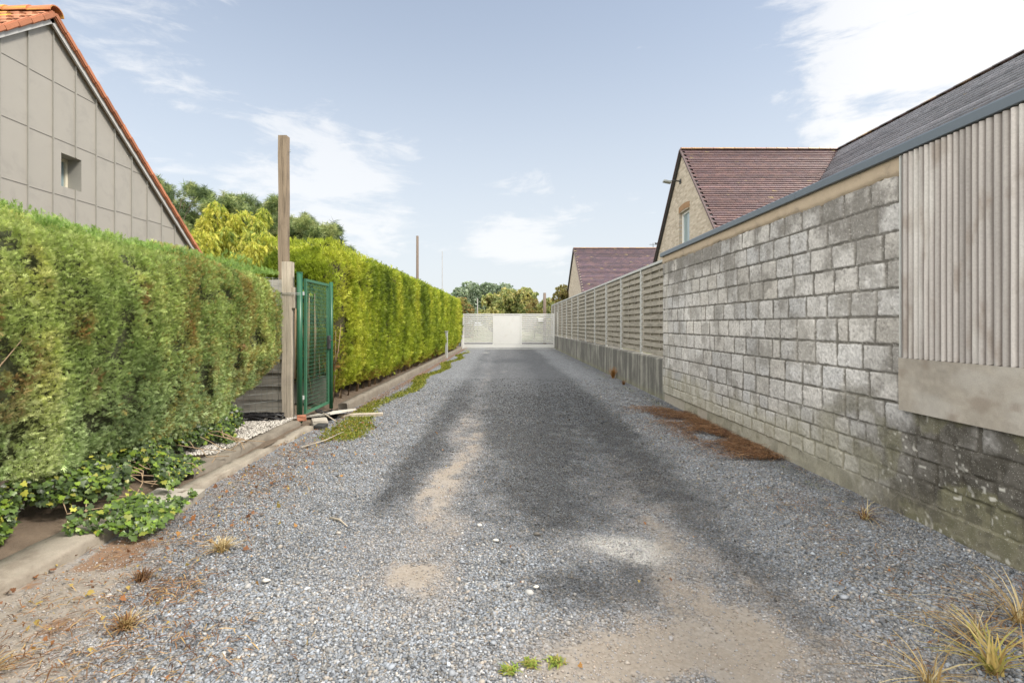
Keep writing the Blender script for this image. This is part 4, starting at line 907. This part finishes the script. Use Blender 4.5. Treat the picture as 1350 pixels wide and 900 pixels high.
def brown1(P):
    y, z = P[:, 1], P[:, 2]; b = 0
    for cy, cz, ry, rz in ((3.06, 1.08, .10, .14), (2.92, .95, .12, .10), (3.45, 1.30, .06, .12), (3.62, .92, .05, .15), (5.75, 1.60, .10, .16), (3.0, .78, .1, .06), (4.6, 1.3, .04, .14), (5.5, 1.05, .09, .3), (4.9, .9, .05, .2), (3.5, 1.82, .03, .03), (3.2, 1.55, .05, .03), (2.85, 1.25, .03, .25), (4.05, 1.5, .05, .08)): b = b + 1.3 * np.exp(-((y - cy) / ry) ** 2 - ((z - cz) / rz) ** 2)
    b = b + .28 * ss(fbm(y * 7, z * 1.0, 0, 112, 3), .60, .70) * ss(y, 3.6, 4.6); b = b + .75 * ss(fbm(y * 3.2, z * 1.3, 0, 12, 4), .60, .70) * ss(y, 3.2, 4.2); m_ = fbm(y * 16, z * 16, 0, 55, 2)
    return .8 * np.clip(b * ss(m_, .25, .65), 0, 1) * (rng.uniform(size=len(P)) < .75)
pal1 = [(.12, .18, .065), (.23, .32, .11), (.36, .46, .17), (.48, .56, .22), (.60, .60, .24)]
C = hedge_colour(P, pal1, 14, (2.4, .6), brown1, .22)
blue = ss(1.0 - P[:, 2], -.3, .5)[:, None] * .5; C = (C * (1 - blue) + C.mean(1, keepdims=True) * np.array([.92, 1.22, .84]) * blue) * (1 + .3 * blue) * np.array([1.07, 1.04, .98])  # bluish lower face; its missing light is brightened into the leaf colour
yel = (rng.uniform(size=(n, 1)) < .12 * ss(P[:, 1:2], 3.5, 5.5) + .45 * ss(P[:, 1:2], 3.7, 4.8) * ss(fbm(P[:, 1] * 5, P[:, 2] * .9, 0, 212, 3), .48, .66)[:, None]); C = np.where(yel, np.array([.42, .35, .12]) * rng.uniform(.7, 1.3, (n, 1)), C)
sz = (.0315 * np.exp(rng.normal(0, .28, n)))
parts = []; which = rng.integers(0, 4, n)
for k in range(4):
    bv, bf = spray(7, .12, .5, 60, .15, k); q_ = which == k; V, F = scatter(bv, bf, P[q_], FR[q_], sz[q_]); parts.append((V, F, C[q_]))
# upright shoots along the top
n = 6500; y = rng.uniform(1.6, 6.6, n); x = -2.80 - rng.uniform(0, .9, n) ** 1.3; ht = .04 + .16 * ss(vnoise(y * 3.1, x * 3, 0, 5), .45, .95) * (1 + 1.3 * (y < 3.6)); f = rng.uniform(0, 1, n)
zt_ = 1.92 + .03 * (y < 3.2); P = np.stack([x, y, zt_ + f * ht], 1); P[:, :2] += rng.normal(0, .012, (n, 2))
V, F = scatter(*spray(7, .12, .5, 50, .15, 9), P, frames(rng.normal(0, .35, (n, 3)) + [0, 0, 1.]), .045 * np.exp(rng.normal(0, .2, n))); parts.append((V, F, hedge_colour(P, [(.16, .28, .08), (.25, .38, .10), (.34, .45, .13)], 3)))
V, F, C = join(parts); pchild(np_mesh('foliage', V, F, M['leaf'], hedge1, col=C))
V, F = hedge_core(h1c, h1h, 7, warp1, .075); pchild(np_mesh('twig_core', V, F, soil_mat('twig_mass', (.025, .04, .015), (.07, .07, .03)), hedge1))
bm = B()
for k in range(13):
    y = .6 + k * .45 + random.uniform(-.1, .1); tube(bm, [(-3.35, y, -.02), (-3.33 + random.uniform(-.05, .05), y + .03, .4), (-3.35, y, 1.2)], [.035, .03, .02], 7)
pchild(obj('stems', bm, M['bark'], hedge1))
for (y, z, a) in ((2.86, .92, 75), (2.90, 1.0, 55), (3.50, .82, 70), (3.58, .9, 60), (4.1, 1.05, 72)):
    bm = B(); L = random.uniform(.16, .26); tube(bm, [(-2.86, y, z), (-2.78, y + L * .3 * math.cos(R(a)), z + L * .4), (-2.745, y + L * math.cos(R(a)), z + L)], [.005, .0035, .002], 5)
    pchild(obj('dead_twig', bm, M['twig'], hedge1))

# long bright hedge ---------------------------------------------------------
h2c, h2h = (-3.20, 18.35, 1.345), (.66, 10.3, 1.225)
def warp2(P, N):
    P = P.copy(); z = P[:, 2]; P[:, 0] += .30 * np.clip((P[:, 1] - 8) / 20, 0, 1)
    low = ss(z, .6, .1); P[:, 0] -= .14 * low
    d = .16 * (fbm(P[:, 1] * 1.3, z * .7, P[:, 0], 23, 3) - .5) + .18 * (fbm(P[:, 1] * 4, z * 2.4, P[:, 0] * 4, 27, 3) - .5)
    return P + N * d[:, None]
hedge2 = thing('hedge', 'tall bright yellow-green hedge running along the left to the white gate', 'hedge', (-3.1, 18, 0))
parts = []
pal2 = [(.10, .15, .02), (.21, .28, .03), (.34, .41, .045), (.45, .50, .06), (.55, .56, .08)]
for (ya0, ya1, n, s_) in ((8.0, 12.0, 52000, .062), (12.0, 18.0, 34000, .082), (18.0, 28.7, 30000, .115)):
    P, N = superbox_sample(int(n * 20.6 / (ya1 - ya0) * .55 + n * .5), h2c, h2h, 9, [(0, 1, 24), (2, 1, 6.5), (1, -1, 5.5 if ya0 < 9 else .01), (0, -1, .8)])
    keep = (P[:, 1] >= ya0) & (P[:, 1] < ya1); P, N = P[keep], N[keep]; P = warp2(P, N); n = len(P)
    dep = rng.exponential(.045, n) - .02; P = P - N * dep[:, None]
    hole = fbm(P[:, 1] * 3, P[:, 2] * 3, P[:, 0] * 3, 183, 3); keep = (hole > .36) | (dep > .05); P, N = P[keep], N[keep]; n = len(P)
    up = N * .7 + np.array([0, 0, .55]) + rng.normal(0, .4, (n, 3)); FR = frames(up)
    br2 = lambda P: (1.1 * ss(.42 - P[:, 2] + .5 * (fbm(P[:, 1] * 2, P[:, 2] * 2, 0, 31, 3) - .5), 0, .25) * .6 + 1.0 * np.exp(-((P[:, 1] - 8.25) / .3) ** 2 - ((P[:, 2] - .75) / .45) ** 2)) * (rng.uniform(size=len(P)) < .6)
    C = hedge_colour(P, pal2, 44, (1.9, .5), br2, .20); which = rng.integers(0, 3, n); sz = s_ * np.exp(rng.normal(0, .28, n))
    for k in range(3):
        bv, bf = spray(6, .15, .5, 58, .15, 20 + k); q_ = which == k; V, F = scatter(bv, bf, P[q_], FR[q_], sz[q_]); parts.append((V, F, C[q_]))
n = 4500; y = 8.1 + 20.3 * rng.uniform(0, 1, n) ** 1.4; x = -2.62 - rng.uniform(0, 1.1, n) + .3 * (y - 8) / 20; ht = .03 + .10 * ss(vnoise(y * 2.1, x * 3, 0, 15), .4, .9)
P = np.stack([x, y, 2.55 + rng.uniform(0, 1, n) * ht], 1); V, F = scatter(*spray(6, .14, .5, 45, .15, 29), P, frames(rng.normal(0, .3, (n, 3)) + [0, 0, 1.]), .085 * np.exp(rng.normal(0, .2, n))); parts.append((V, F, hedge_colour(P, pal2[2:], 3)))
V, F, C = join(parts); pchild(np_mesh('foliage', V, F, M['leaf'], hedge2, col=C))
V, F = hedge_core(h2c, h2h, 9, warp2, .11); pchild(np_mesh('twig_core', V, F, soil_mat('twig_mass_green', (.02, .022, .008), (.07, .06, .02)), hedge2))
bm = B()
for k in range(44):
    y = 8.25 + k * .46 + random.uniform(-.08, .08); x = -2.78 + .3 * (y - 8) / 20; r_ = random.uniform(.012, .028)
    tube(bm, [(x - .05, y, .0), (x + random.uniform(-.02, .04), y + random.uniform(-.04, .04), .45), (x - .05, y + random.uniform(-.1, .1), 1.1)], [r_ * 1.2, r_, r_ * .6], 6)
pchild(obj('stems', bm, M['twig'], hedge2))
bm = B()
for k in range(16):
    y = 8.02 + random.uniform(0, .28); x = -2.62 - random.uniform(0, .35); L = random.uniform(.4, .9); a = random.uniform(-.3, .3)
    tube(bm, [(x, y, .25 + random.uniform(0, .5)), (x + a * .3, y - .02, .5 + L * .5), (x + a * L * .6, y - .03, .5 + L)], [.010, .008, .003], 5)
for k in range(6):
    x = -2.85 - .1 * k; tube(bm, [(x, 8.0, .5), (x + .02, 7.97, 1.2), (x + random.uniform(-.03, .03), 8.0, 1.78)], [.022, .018, .010], 6)
pchild(obj('bare_twig', bm, M['twig'], hedge2))

# ivy ---------------------------------------------------------
ivb = np.array([(0, 0), (.30, -.10), (.52, .12), (.34, .34), (.40, .62), (.16, .66), (0, 1.0), (-.16, .66), (-.40, .62), (-.34, .34), (-.52, .12), (-.30, -.10)])
bvI = np.array([(a, .10 * abs(a) - .12 * b * b, b) for a, b in ivb]); bvI = np.vstack([bvI, [(0, -.03, .35)]]); bfI = np.array([(12, i, (i + 1) % 12) for i in range(12)])
def mound(y):       # how far the ivy creeps out over the kerb
    return -.14 + .76 * ss(y, 2.95, 3.25) - .46 * ss(y, 3.75, 4.05) - .12 * ss(y, 4.3, 5.6) + .14 * (fbm(y * 3, 0, 0, 6, 3) - .5)
n = 16000; y = rng.uniform(1.7, 5.9, n); u_ = rng.uniform(0, 1, n); mo_ = mound(y)
x = -3.02 + (mo_ + .26) * u_; top = (.27 + .10 * ss(y, 3.6, 4.6)) * (1 - u_ ** 1.6) + .04
z = top * rng.uniform(.45, 1.0, n) + .05; z = z + .10 * (fbm(x * 5, y * 5, 0, 4, 3) - .5)
dens = fbm(x * 4, y * 4, 0, 8, 3) > (.36 + .14 * ss(y, 3.8, 4.4) * (u_ > .4)); ok = dens & ((y < 5.5) | (u_ < .5)); x, y, z, u_ = x[ok], y[ok], z[ok], u_[ok]; n = len(x)
nrm_ = np.stack([.75 + rng.normal(0, .35, n), -.35 + rng.normal(0, .4, n), .75 + rng.normal(0, .35, n)], 1); nrm_ = norm(nrm_)
dn = norm(np.stack([.5 + rng.normal(0, .4, n), rng.normal(0, .6, n), -.55 + rng.normal(0, .35, n)], 1)); dn = norm(dn - nrm_ * (dn * nrm_).sum(1, keepdims=True)); xx_ = np.cross(nrm_, dn)
FR = np.stack([xx_, -nrm_, dn], 2); s_ = .031 * np.exp(np.clip(rng.normal(0, .28, n), -.6, .5))
r_ = rng.uniform(size=(n, 1)); cc = np.where(r_ < .55, np.array([[.055, .085, .030]]), np.where(r_ < .8, np.array([[.10, .16, .035]]), np.where(r_ < .94, np.array([[.20, .29, .04]]), np.array([[.34, .34, .06]]))))
lush = (ss(u_, .5, .95) * (y < 4.1))[:, None]; cc = cc + (np.array([.14, .24, .035]) - cc) * lush * .45 * (rng.uniform(size=(n, 1)) < .6); cc = cc * np.exp(rng.normal(0, .2, (n, 1)))
V, F = scatter(bvI, bfI, np.stack([x, y, z], 1), FR, s_); V, F, C = join([(V, F, cc)])
tag(np_mesh('ivy', V, F, M['ivy'], col=C), 'ivy spreading from under the near hedge over the kerb', 'ivy', kind='stuff')
bm = B()
for k in range(22):
    y = random.uniform(3.3, 5.8); x = -2.95; pts = [(x, y, .25)]; 
    for j in range(5): pts.append((x + .11 * (j + 1) * random.uniform(.7, 1.1), y + random.uniform(-.12, .12) * (j + 1) * .4, max(.07, .25 - .05 * j)))
    tube(bm, pts[:5], .004, 5)
tag(obj('ivy_runners', bm, M['twig']), 'brown ivy runners creeping over the near kerb', 'ivy', kind='stuff')

# litter, needles, straw ---------------------------------------------------------
def strands(n, xf, yf, zf, L, wd, pal, flat=.12, curve=.25):
    """thin dry strands lying about; three-segment ribbons"""
    P = np.stack([xf, yf, zf], 1); a = rng.uniform(0, 2 * np.pi, n); d = np.stack([np.cos(a), np.sin(a), rng.normal(0, flat, n)], 1); s_ = np.stack([-np.sin(a), np.cos(a), rng.normal(0, .3, n)], 1); s_ = norm(s_)
    L = L * np.exp(rng.normal(0, .35, n)); cv = rng.normal(0, curve, n); V = []
    for k, f in enumerate((-.5, 0, .5)):
        c = P + d * (L * f)[:, None] + s_ * (cv * L * (f * f))[:, None] + np.array([0, 0, 1]) * (L * .10 * (1 - 4 * f * f))[:, None]; w_ = wd * (1 if k == 1 else .5)
        V += [c - s_ * w_ / 2, c + s_ * w_ / 2]
    V = np.stack(V, 1).reshape(-1, 3); k = np.arange(n)[:, None] * 6; F = np.concatenate([k + np.array([[0, 1, 3, 2]]), k + np.array([[2, 3, 5, 4]])])
    C = np.array(pal)[rng.integers(0, len(pal), n)] * rng.uniform(.6, 1.35, (n, 1)); return V, F, np.repeat(C, 6, 0)
BR = [(.17, .08, .038), (.27, .14, .065), (.11, .055, .03), (.36, .22, .12)]; ST = [(.50, .38, .19), (.42, .28, .12), (.60, .50, .30)]
def drop(n, cx, cy, rx, ry): 
    a = rng.normal(0, .5, (n, 2)); x = cx + a[:, 0] * rx; y = cy + a[:, 1] * ry; return x, y
parts = []
n = 9500; y = rng.uniform(5.1, 8.4, n); x = 2.70 - np.abs(rng.normal(0, .27, n)) * (1 + .2 * (y > 6)); ok = fbm(x * 2.5, y * 2, 0, 71, 3) > .38; x, y = x[ok], y[ok]; n = len(x)
parts.append(strands(n, x, y, ground_z(x, y) + .014 + rng.uniform(0, .035, n), .10, .0042, BR))
V, F, C = join(parts); tag(np_mesh('needle_litter', V, F, M['straw'], col=C), 'rust brown pine needles piled along the foot of the block wall', 'litter', kind='stuff')
parts = []
for (cx, cy, rx, ry, n) in ((-1.62, 2.62, .22, .20, 260), (-1.30, 2.15, .5, .3, 200), (-1.95, 3.2, .5, .5, 420), (-2.0, 4.2, .5, .8, 520), (-2.1, 5.4, .35, .8, 420), (-1.9, 2.4, .6, .4, 380), (-1.6, 2.05, .6, .25, 320), (2.1, 3.9, .35, .35, 150), (1.95, 3.2, .3, .3, 60), (2.2, 2.6, .5, .4, 200), (2.0, 2.15, .5, .3, 260), (-2.2, 9, .15, 2, 500), (-2.12, 13, .15, 3, 500)):
    x, y = drop(n, cx, cy, rx, ry); x = np.clip(x, -2.42, 2.7); parts.append(strands(n, x, y, ground_z(x, y) + .012 + rng.uniform(0, .012, n), .045, .0045, BR + ST[1:2], .08))
V, F, C = join(parts); tag(np_mesh('needle_litter', V, F, M['straw'], col=C), 'scattered brown needles and dry bits on the left gravel edge', 'litter', kind='stuff')
# fallen leaves
n = 1100; x = np.concatenate([rng.normal(-2.0, .33, n - 60), rng.uniform(-1, 2.6, 60)]); y = rng.uniform(1.9, 7.2, n); x = np.clip(x, -2.4, 2.65)
x, y = x, y; cl = np.array([(.34, .15, .06), (.42, .22, .07), (.22, .10, .05), (.45, .33, .10)])[rng.integers(0, 4, n)]
V, F = scatter(bvI, bfI, np.stack([x, y, ground_z(x, y) + .022], 1), frames(rng.normal(0, 1, (n, 3)) * [1, 1, .25]), .0135 * np.exp(rng.normal(0, .4, n))); V, F, C = join([(V, F, cl)])
tag(np_mesh('fallen_leaves', V, F, M['straw'], col=C), 'small fallen brown leaves dotted over the gravel', 'leaves', kind='stuff')
def tuft(name, x, y, n, h, wd, pal, label, lean=.6, cat='grass'):
    V, F, C = [], [], []
    for k in range(n):
        a = random.uniform(0, 2 * math.pi); l = h * random.uniform(.5, 1.15); ln = lean * random.uniform(.2, 1.3); c = np.array(random.choice(pal)) * random.uniform(.7, 1.3); dx, dy_ = math.cos(a), math.sin(a); b = len(V); bx_, by_ = random.gauss(0, .012), random.gauss(0, .012)
        for j, f in enumerate((0, .35, .7, 1.0)):
            r_ = l * ln * f ** 1.6; zz = l * f * (1 - .45 * ln * f); w_ = wd * (1 - .8 * f) + .0006
            V += [(bx_ + dx * r_ - dy_ * w_, by_ + dy_ * r_ + dx * w_, zz), (bx_ + dx * r_ + dy_ * w_, by_ + dy_ * r_ - dx * w_, zz)]; C += [c, c]
        for j in range(3): F.append((b + 2 * j, b + 2 * j + 1, b + 2 * j + 3, b + 2 * j + 2))
    o = np_mesh(name, np.array(V), np.array(F), M['straw'], col=np.array(C)); o.location = (x, y, float(ground_z(x, y)) + .004); return tag(o, label, cat)
tuft('dry_grass_tuft', -1.62, 3.05, 170, .09, .0022, ST, 'pale dry grass tuft on the gravel beside the ivy', 1.1)
tuft('dry_grass_tuft', -1.85, 2.72, 120, .07, .0022, BR, 'reddish brown dead tuft left of the pale dry tuft', 1.2)
tuft('dry_grass_tuft', -1.62, 2.28, 150, .08, .0022, ST[:2] + BR[:2], 'orange dead weed tuft on the left gravel, second from the bottom edge', 1.2)
tuft('dry_grass_tuft', -1.92, 1.98, 130, .08, .0022, ST[:2] + BR[1:2], 'straw-coloured tuft in the bottom left corner', 1.2)
tuft('grass_clump', 1.83, 1.98, 46, .22, .0045, [(.50, .38, .13), (.62, .48, .22), (.36, .33, .10), (.55, .36, .14)], 'yellowing long grass clump in the bottom right corner', 1.1)
tuft('dry_grass_tuft', 2.25, 2.32, 60, .26, .0018, ST, 'long dry bent stalks on gravel at the right edge', 1.7)
tuft('dry_grass_tuft', 1.98, 2.22, 50, .18, .0018, ST, 'thin dry stalks left of the long bent stalks', 1.7)
tuft('dry_grass_tuft', 2.42, 3.55, 50, .14, .002, BR + ST, 'brown dead stalks at the foot of the stained block wall', 1.5)
tuft('dry_grass_tuft', 1.55, 1.93, 45, .16, .0022, ST, 'sprawling straw stalks at the bottom edge left of the yellowing clump', 1.7)
tuft('weed', 2.68, 13.0, 120, .30, .006, [(.32, .16, .06), (.40, .22, .08)], 'rusty dead weed against the low wall', .7, 'weed')
tuft('weed', 2.62, 11.6, 60, .12, .005, BR, 'small brown weed at the low wall foot nearer the camera', .9, 'weed')
for k, (x, y, hh, l_) in enumerate(((.02, 1.995, .02, 'low moss-green weed, leftmost of those at the bottom centre'), (.10, 2.04, .018, 'flat green weed patch in the middle of the bottom centre weeds'), (.205, 2.06, .02, 'tiny bright green weed, rightmost of those at the bottom centre'))):
    tuft('weed', x, y, 90, hh, .0035, [(.18, .26, .04), (.28, .34, .06), (.30, .26, .07)], l_, 1.6, 'weed')
def stick(pts, r, label, m_=None):
    bm = B(); tube(bm, pts, r, 6); tag(obj('stick', bm, m_ or M['timberpale']), label, 'stick')
stick([(-1.16, 3.55, .02), (-1.08, 3.50, .026), (-1.0, 3.40, .02)], [.009, .007, .004], 'short pale stick lying on the open gravel')
stick([(-2.12, 5.55, .03), (-1.98, 5.9, .03), (-1.92, 6.35, .03)], [.006, .006, .004], 'long thin straight stick near the cracked kerb')
stick([(-2.4, 7.05, .14), (-2.2, 6.95, .05)], .008, 'short stick leaning on the tan stone by the gate')
# a few pale larger stones
for k, (x, y, s_, l_) in enumerate(((-.155, 3.42, .030, 'small white flat stone in the left wheel track, farther one'), (-.05, 3.18, .028, 'small white flat stone in the left wheel track, nearer one'), (.16, 2.62, .026, 'pale pebble on the dark gravel between the tracks'), (-1.20, 2.68, .04, 'pale flat stone on the gravel near the dry tufts'), (1.62, 2.52, .035, 'blue-grey larger stone in the gravel towards the right'))):
    bv, bf = stone_base('ico', 40 + k); V = bv * np.array([s_ * 1.3, s_, s_ * .5]); o = np_mesh('loose_stone', V, bf, simple('pale_stone%d' % k, (.62, .59, .54) if k < 4 else (.36, .38, .42), .85, .12, 30, .3), None)
    o.location = (x, y, float(ground_z(x, y)) + .016); tag(o, l_, 'stone')
# moss cushions beside the kerb
n = 30000; y = 5.8 + 19 * rng.uniform(0, 1, n) ** 1.7; x = rng.uniform(-2.32, -1.45, n); mo = masks(x, y)[3]; ok = rng.uniform(size=n) < ss(mo + .6 * (fbm(x * 8, y * 8, 0, 31, 3) - .5), .3, .8); x, y = x[ok], y[ok]; n = len(x)
V, F = scatter(*spray(6, .3, .5, 60, .3, 77), np.stack([x, y, ground_z(x, y) + .002], 1), frames(rng.normal(0, .6, (n, 3)) + [0, 0, 1.]), (.014 + .0012 * y) * np.exp(rng.normal(0, .3, n)))
V, F, C = join([(V, F, np.array([(.20, .24, .03), (.30, .32, .05), (.36, .33, .07), (.14, .17, .03)])[rng.integers(0, 4, n)] * rng.uniform(.7, 1.3, (n, 1)))])
tag(np_mesh('moss', V, F, M['leaf'], col=C), 'yellow-green moss strip along the left gravel edge', 'moss', kind='stuff')

# trees ---------------------------------------------------------
def tree(name, label, X, Y, trunk_h, clumps, base, n_per, size, pal, group=None, seed=0, trunk_r=.15, dirf=None, m_='needle', jit=.45, z0=-.1):
    tr = thing(name, label, 'tree', (X, Y, 0), group); r = np.random.default_rng(seed); pal = np.array(pal); parts = []
    bm = B(); top = max(c[2] for c in clumps); tube(bm, [(0, 0, z0), (.1, 0, trunk_h * .5), (0, .1, trunk_h), (.05, 0, top)], [trunk_r, trunk_r * .8, trunk_r * .55, trunk_r * .15], 8)
    for c in clumps:
        a = Vector((0, 0, max(.3, min(c[2] * .75, trunk_h)))); b = Vector(c[:3]); m2 = (a + b) / 2 + Vector((0, 0, .1)); tube(bm, [a, m2, b], [trunk_r * .35, trunk_r * .25, trunk_r * .08], 5)
        q_ = norm(r.normal(size=(n_per, 3))); rad = r.uniform(.25, 1, (n_per, 1)) ** .45; P = np.array(c[:3]) + q_ * rad * np.array(c[3:6]); P = P + .25 * np.array(c[3:6]) * (np.stack([fbm(P[:, 0] * 2, P[:, 1] * 2, P[:, 2] * 2, seed + s_, 2) for s_ in range(3)], 1) - .5) * 2
        gap = fbm(P[:, 0] * 1.6 / size * .2, P[:, 1] * 1.6 / size * .2, P[:, 2] * 1.6 / size * .2, seed + 9, 3) > .40; P, q2 = P[gap], q_[gap]
        up = (dirf(P, q2) if dirf else q2 + np.array([0, 0, .8])) + r.normal(0, jit, P.shape); t_ = fbm(P[:, 0] * .9, P[:, 1] * .9, P[:, 2] * .9, seed + 2, 3); i = np.clip(((t_ - .25) * 2 * len(pal)).astype(int) + r.integers(-1, 2, len(P)), 0, len(pal) - 1)
        V, F = scatter(*base, P, frames(up), size * np.exp(r.normal(0, .25, len(P)))); parts.append((V, F, pal[i] * r.uniform(.75, 1.3, (len(P), 1))))
    tr_o = obj('trunk', bm, M['bark'], tr); V, F, C = join(parts); np_mesh('crown', V, F, M[m_], tr, col=C); return tr
needles = spray(11, .07, .62, 75, .5, 5)
def rnd_clumps(n, R_, z0, z1, r0, r1, seed, flat=.6, cone=0):
    r = random.Random(seed); out = []
    for k in range(n):
        z = z0 + (z1 - z0) * (k + .5) / n; a = k * 2.4 + r.uniform(-.5, .5); rr = R_ * r.uniform(.35, 1.0) * (1 - cone * (k / n)) * math.sqrt(max(.08, 1 - ((k / n) * .9) ** 2.5)); q_ = r.uniform(r0, r1); out.append((rr * math.cos(a), rr * math.sin(a), z, q_, q_, q_ * flat))
    return out
PP = [(.07, .11, .045), (.14, .20, .075), (.24, .30, .11), (.34, .38, .15)]
for i, (px, Y, tp, Rr) in enumerate(((228, 27, 247, 2.5), (283, 28, 259, 2.7), (335, 29, 266, 2.5), (388, 30, 288, 2.1), (424, 31, 300, 1.6))):
    X = (px - CX) * Y / FPX; H_ = CAMZ + (CY - tp) * Y / FPX
    tree('pine_tree', ['dark pine beside the orange roof edge', 'dark pine directly behind the golden weeping conifer', 'dark pine left of the tall timber pole', 'dark pine seen just right of the timber pole', 'low pine top, rightmost above the bright hedge'][i], X, Y, H_ * .6, rnd_clumps(44, Rr, 2.2, H_ - .15, .30, .62, 10 + i, .9), needles, 230, .34, PP, 'dark pines behind the near hedge', 30 + i, .16, lambda P, q_: q_ * .7 + np.array([0, 0, 1.1]), 'needle', .25)
GP = [(.14, .21, .05), (.26, .33, .06), (.42, .46, .08), (.58, .56, .11)]
for i, (px, Y, tp, Rr, nn) in enumerate(((288, 15.5, 274, .72, 13), (330, 16.5, 280, .72, 12), (262, 14.6, 310, .60, 9), (342, 14.5, 312, .65, 10))):
    X = (px - CX) * Y / FPX; H_ = CAMZ + (CY - tp) * Y / FPX
    tree('golden_conifer', ['golden weeping conifer, highest of the group by the orange roof', 'golden weeping conifer, second highest, nearer the timber pole', 'low golden conifer against the orange roof edge', 'low golden conifer closest to the timber pole'][i], X, Y, H_ * .7, rnd_clumps(int(nn * 1.9), Rr, 1.5, H_ - .12, .17, .34, 60 + i, 1.5), spray(7, .10, .6, 30, .2, 8), 330, .16, GP, 'golden weeping conifers behind the near hedge', 70 + i, .07, lambda P, q_: q_ * .5 + np.array([0, 0, -1.1]), 'leaf', .3)
leafq = (np.array([(-.35, 0, 0), (.35, .1, .1), (.25, 0, .8), (-.3, -.1, .7), (.5, .2, .5), (.0, .3, .4), (.1, -.3, .9)]), np.array([(0, 1, 2), (0, 2, 3), (4, 5, 6)]))
FB = [(.22, .29, .22), (.28, .35, .26), (.33, .40, .30), (.38, .44, .33)]; FY = [(.25, .29, .12), (.34, .38, .15), (.43, .42, .18), (.50, .45, .20)]; FO = [(.24, .21, .09), (.30, .28, .11), (.36, .25, .10), (.22, .26, .10)]
for i, (px, Y, tp, wpx, pal_, l_) in enumerate(((607, 118, 381, 10, FB, 'small blue-green tree, leftmost of the far trees above the gate'), (624, 120, 374, 16, FB, 'tall blue-green tree, second from the left above the gate'), (645, 122, 374, 16, FB, 'tall blue-green tree behind the middle of the gate'), (666, 121, 376, 13, FB, 'blue-green treetop behind the olive trees'),
        (648, 100, 390, 13, FY, 'low yellow-green tree in front of the tall blue-green trees'), (672, 105, 383, 16, FY, 'broad olive tree above the solid gate panel'), (694, 104, 382, 15, FY, 'broad olive-yellow tree above the right gate slats'))):
    X = (px - CX) * Y / FPX; H_ = CAMZ + (CY - tp) * Y / FPX; Rr = wpx * Y / FPX * .72
    tree('far_tree', l_, X, Y, H_ * .6, rnd_clumps(18, Rr, 1.8 if i > 3 else 3.0, H_ - .7, 1.1, 1.8, 90 + i, .8), leafq, 420, .46, pal_, 'trees far behind the white gate', 100 + i, .22, None, 'leaf', .8)
for i, (px, Y, tp, wpx, pal_, l_) in enumerate(((613, 34, 392, 9, FO, 'orange-tinged bush at the far end of the bright hedge'), (704, 48, 393, 12, FO, 'brownish green bush right of the far trees'), (722, 46, 393, 10, FY, 'green bush behind the short wooden pole'), (742, 44, 377, 8, FO, 'orange-brown young tree beside the far house gable'), (757, 34, 398, 8, FY, 'low green bush poking over the slatted fence'))):
    X = (px - CX) * Y / FPX; H_ = CAMZ + (CY - tp) * Y / FPX; Rr = wpx * Y / FPX
    if i == 0: X -= .25
    if i == 4: X += .4
    tree('bush', l_, X, Y, H_ * .6, rnd_clumps(12, Rr, .8, H_ - .3, .35, .6, 120 + i, .9), leafq, 330, .16, pal_, None, 130 + i, .07, None, 'leaf', .8)
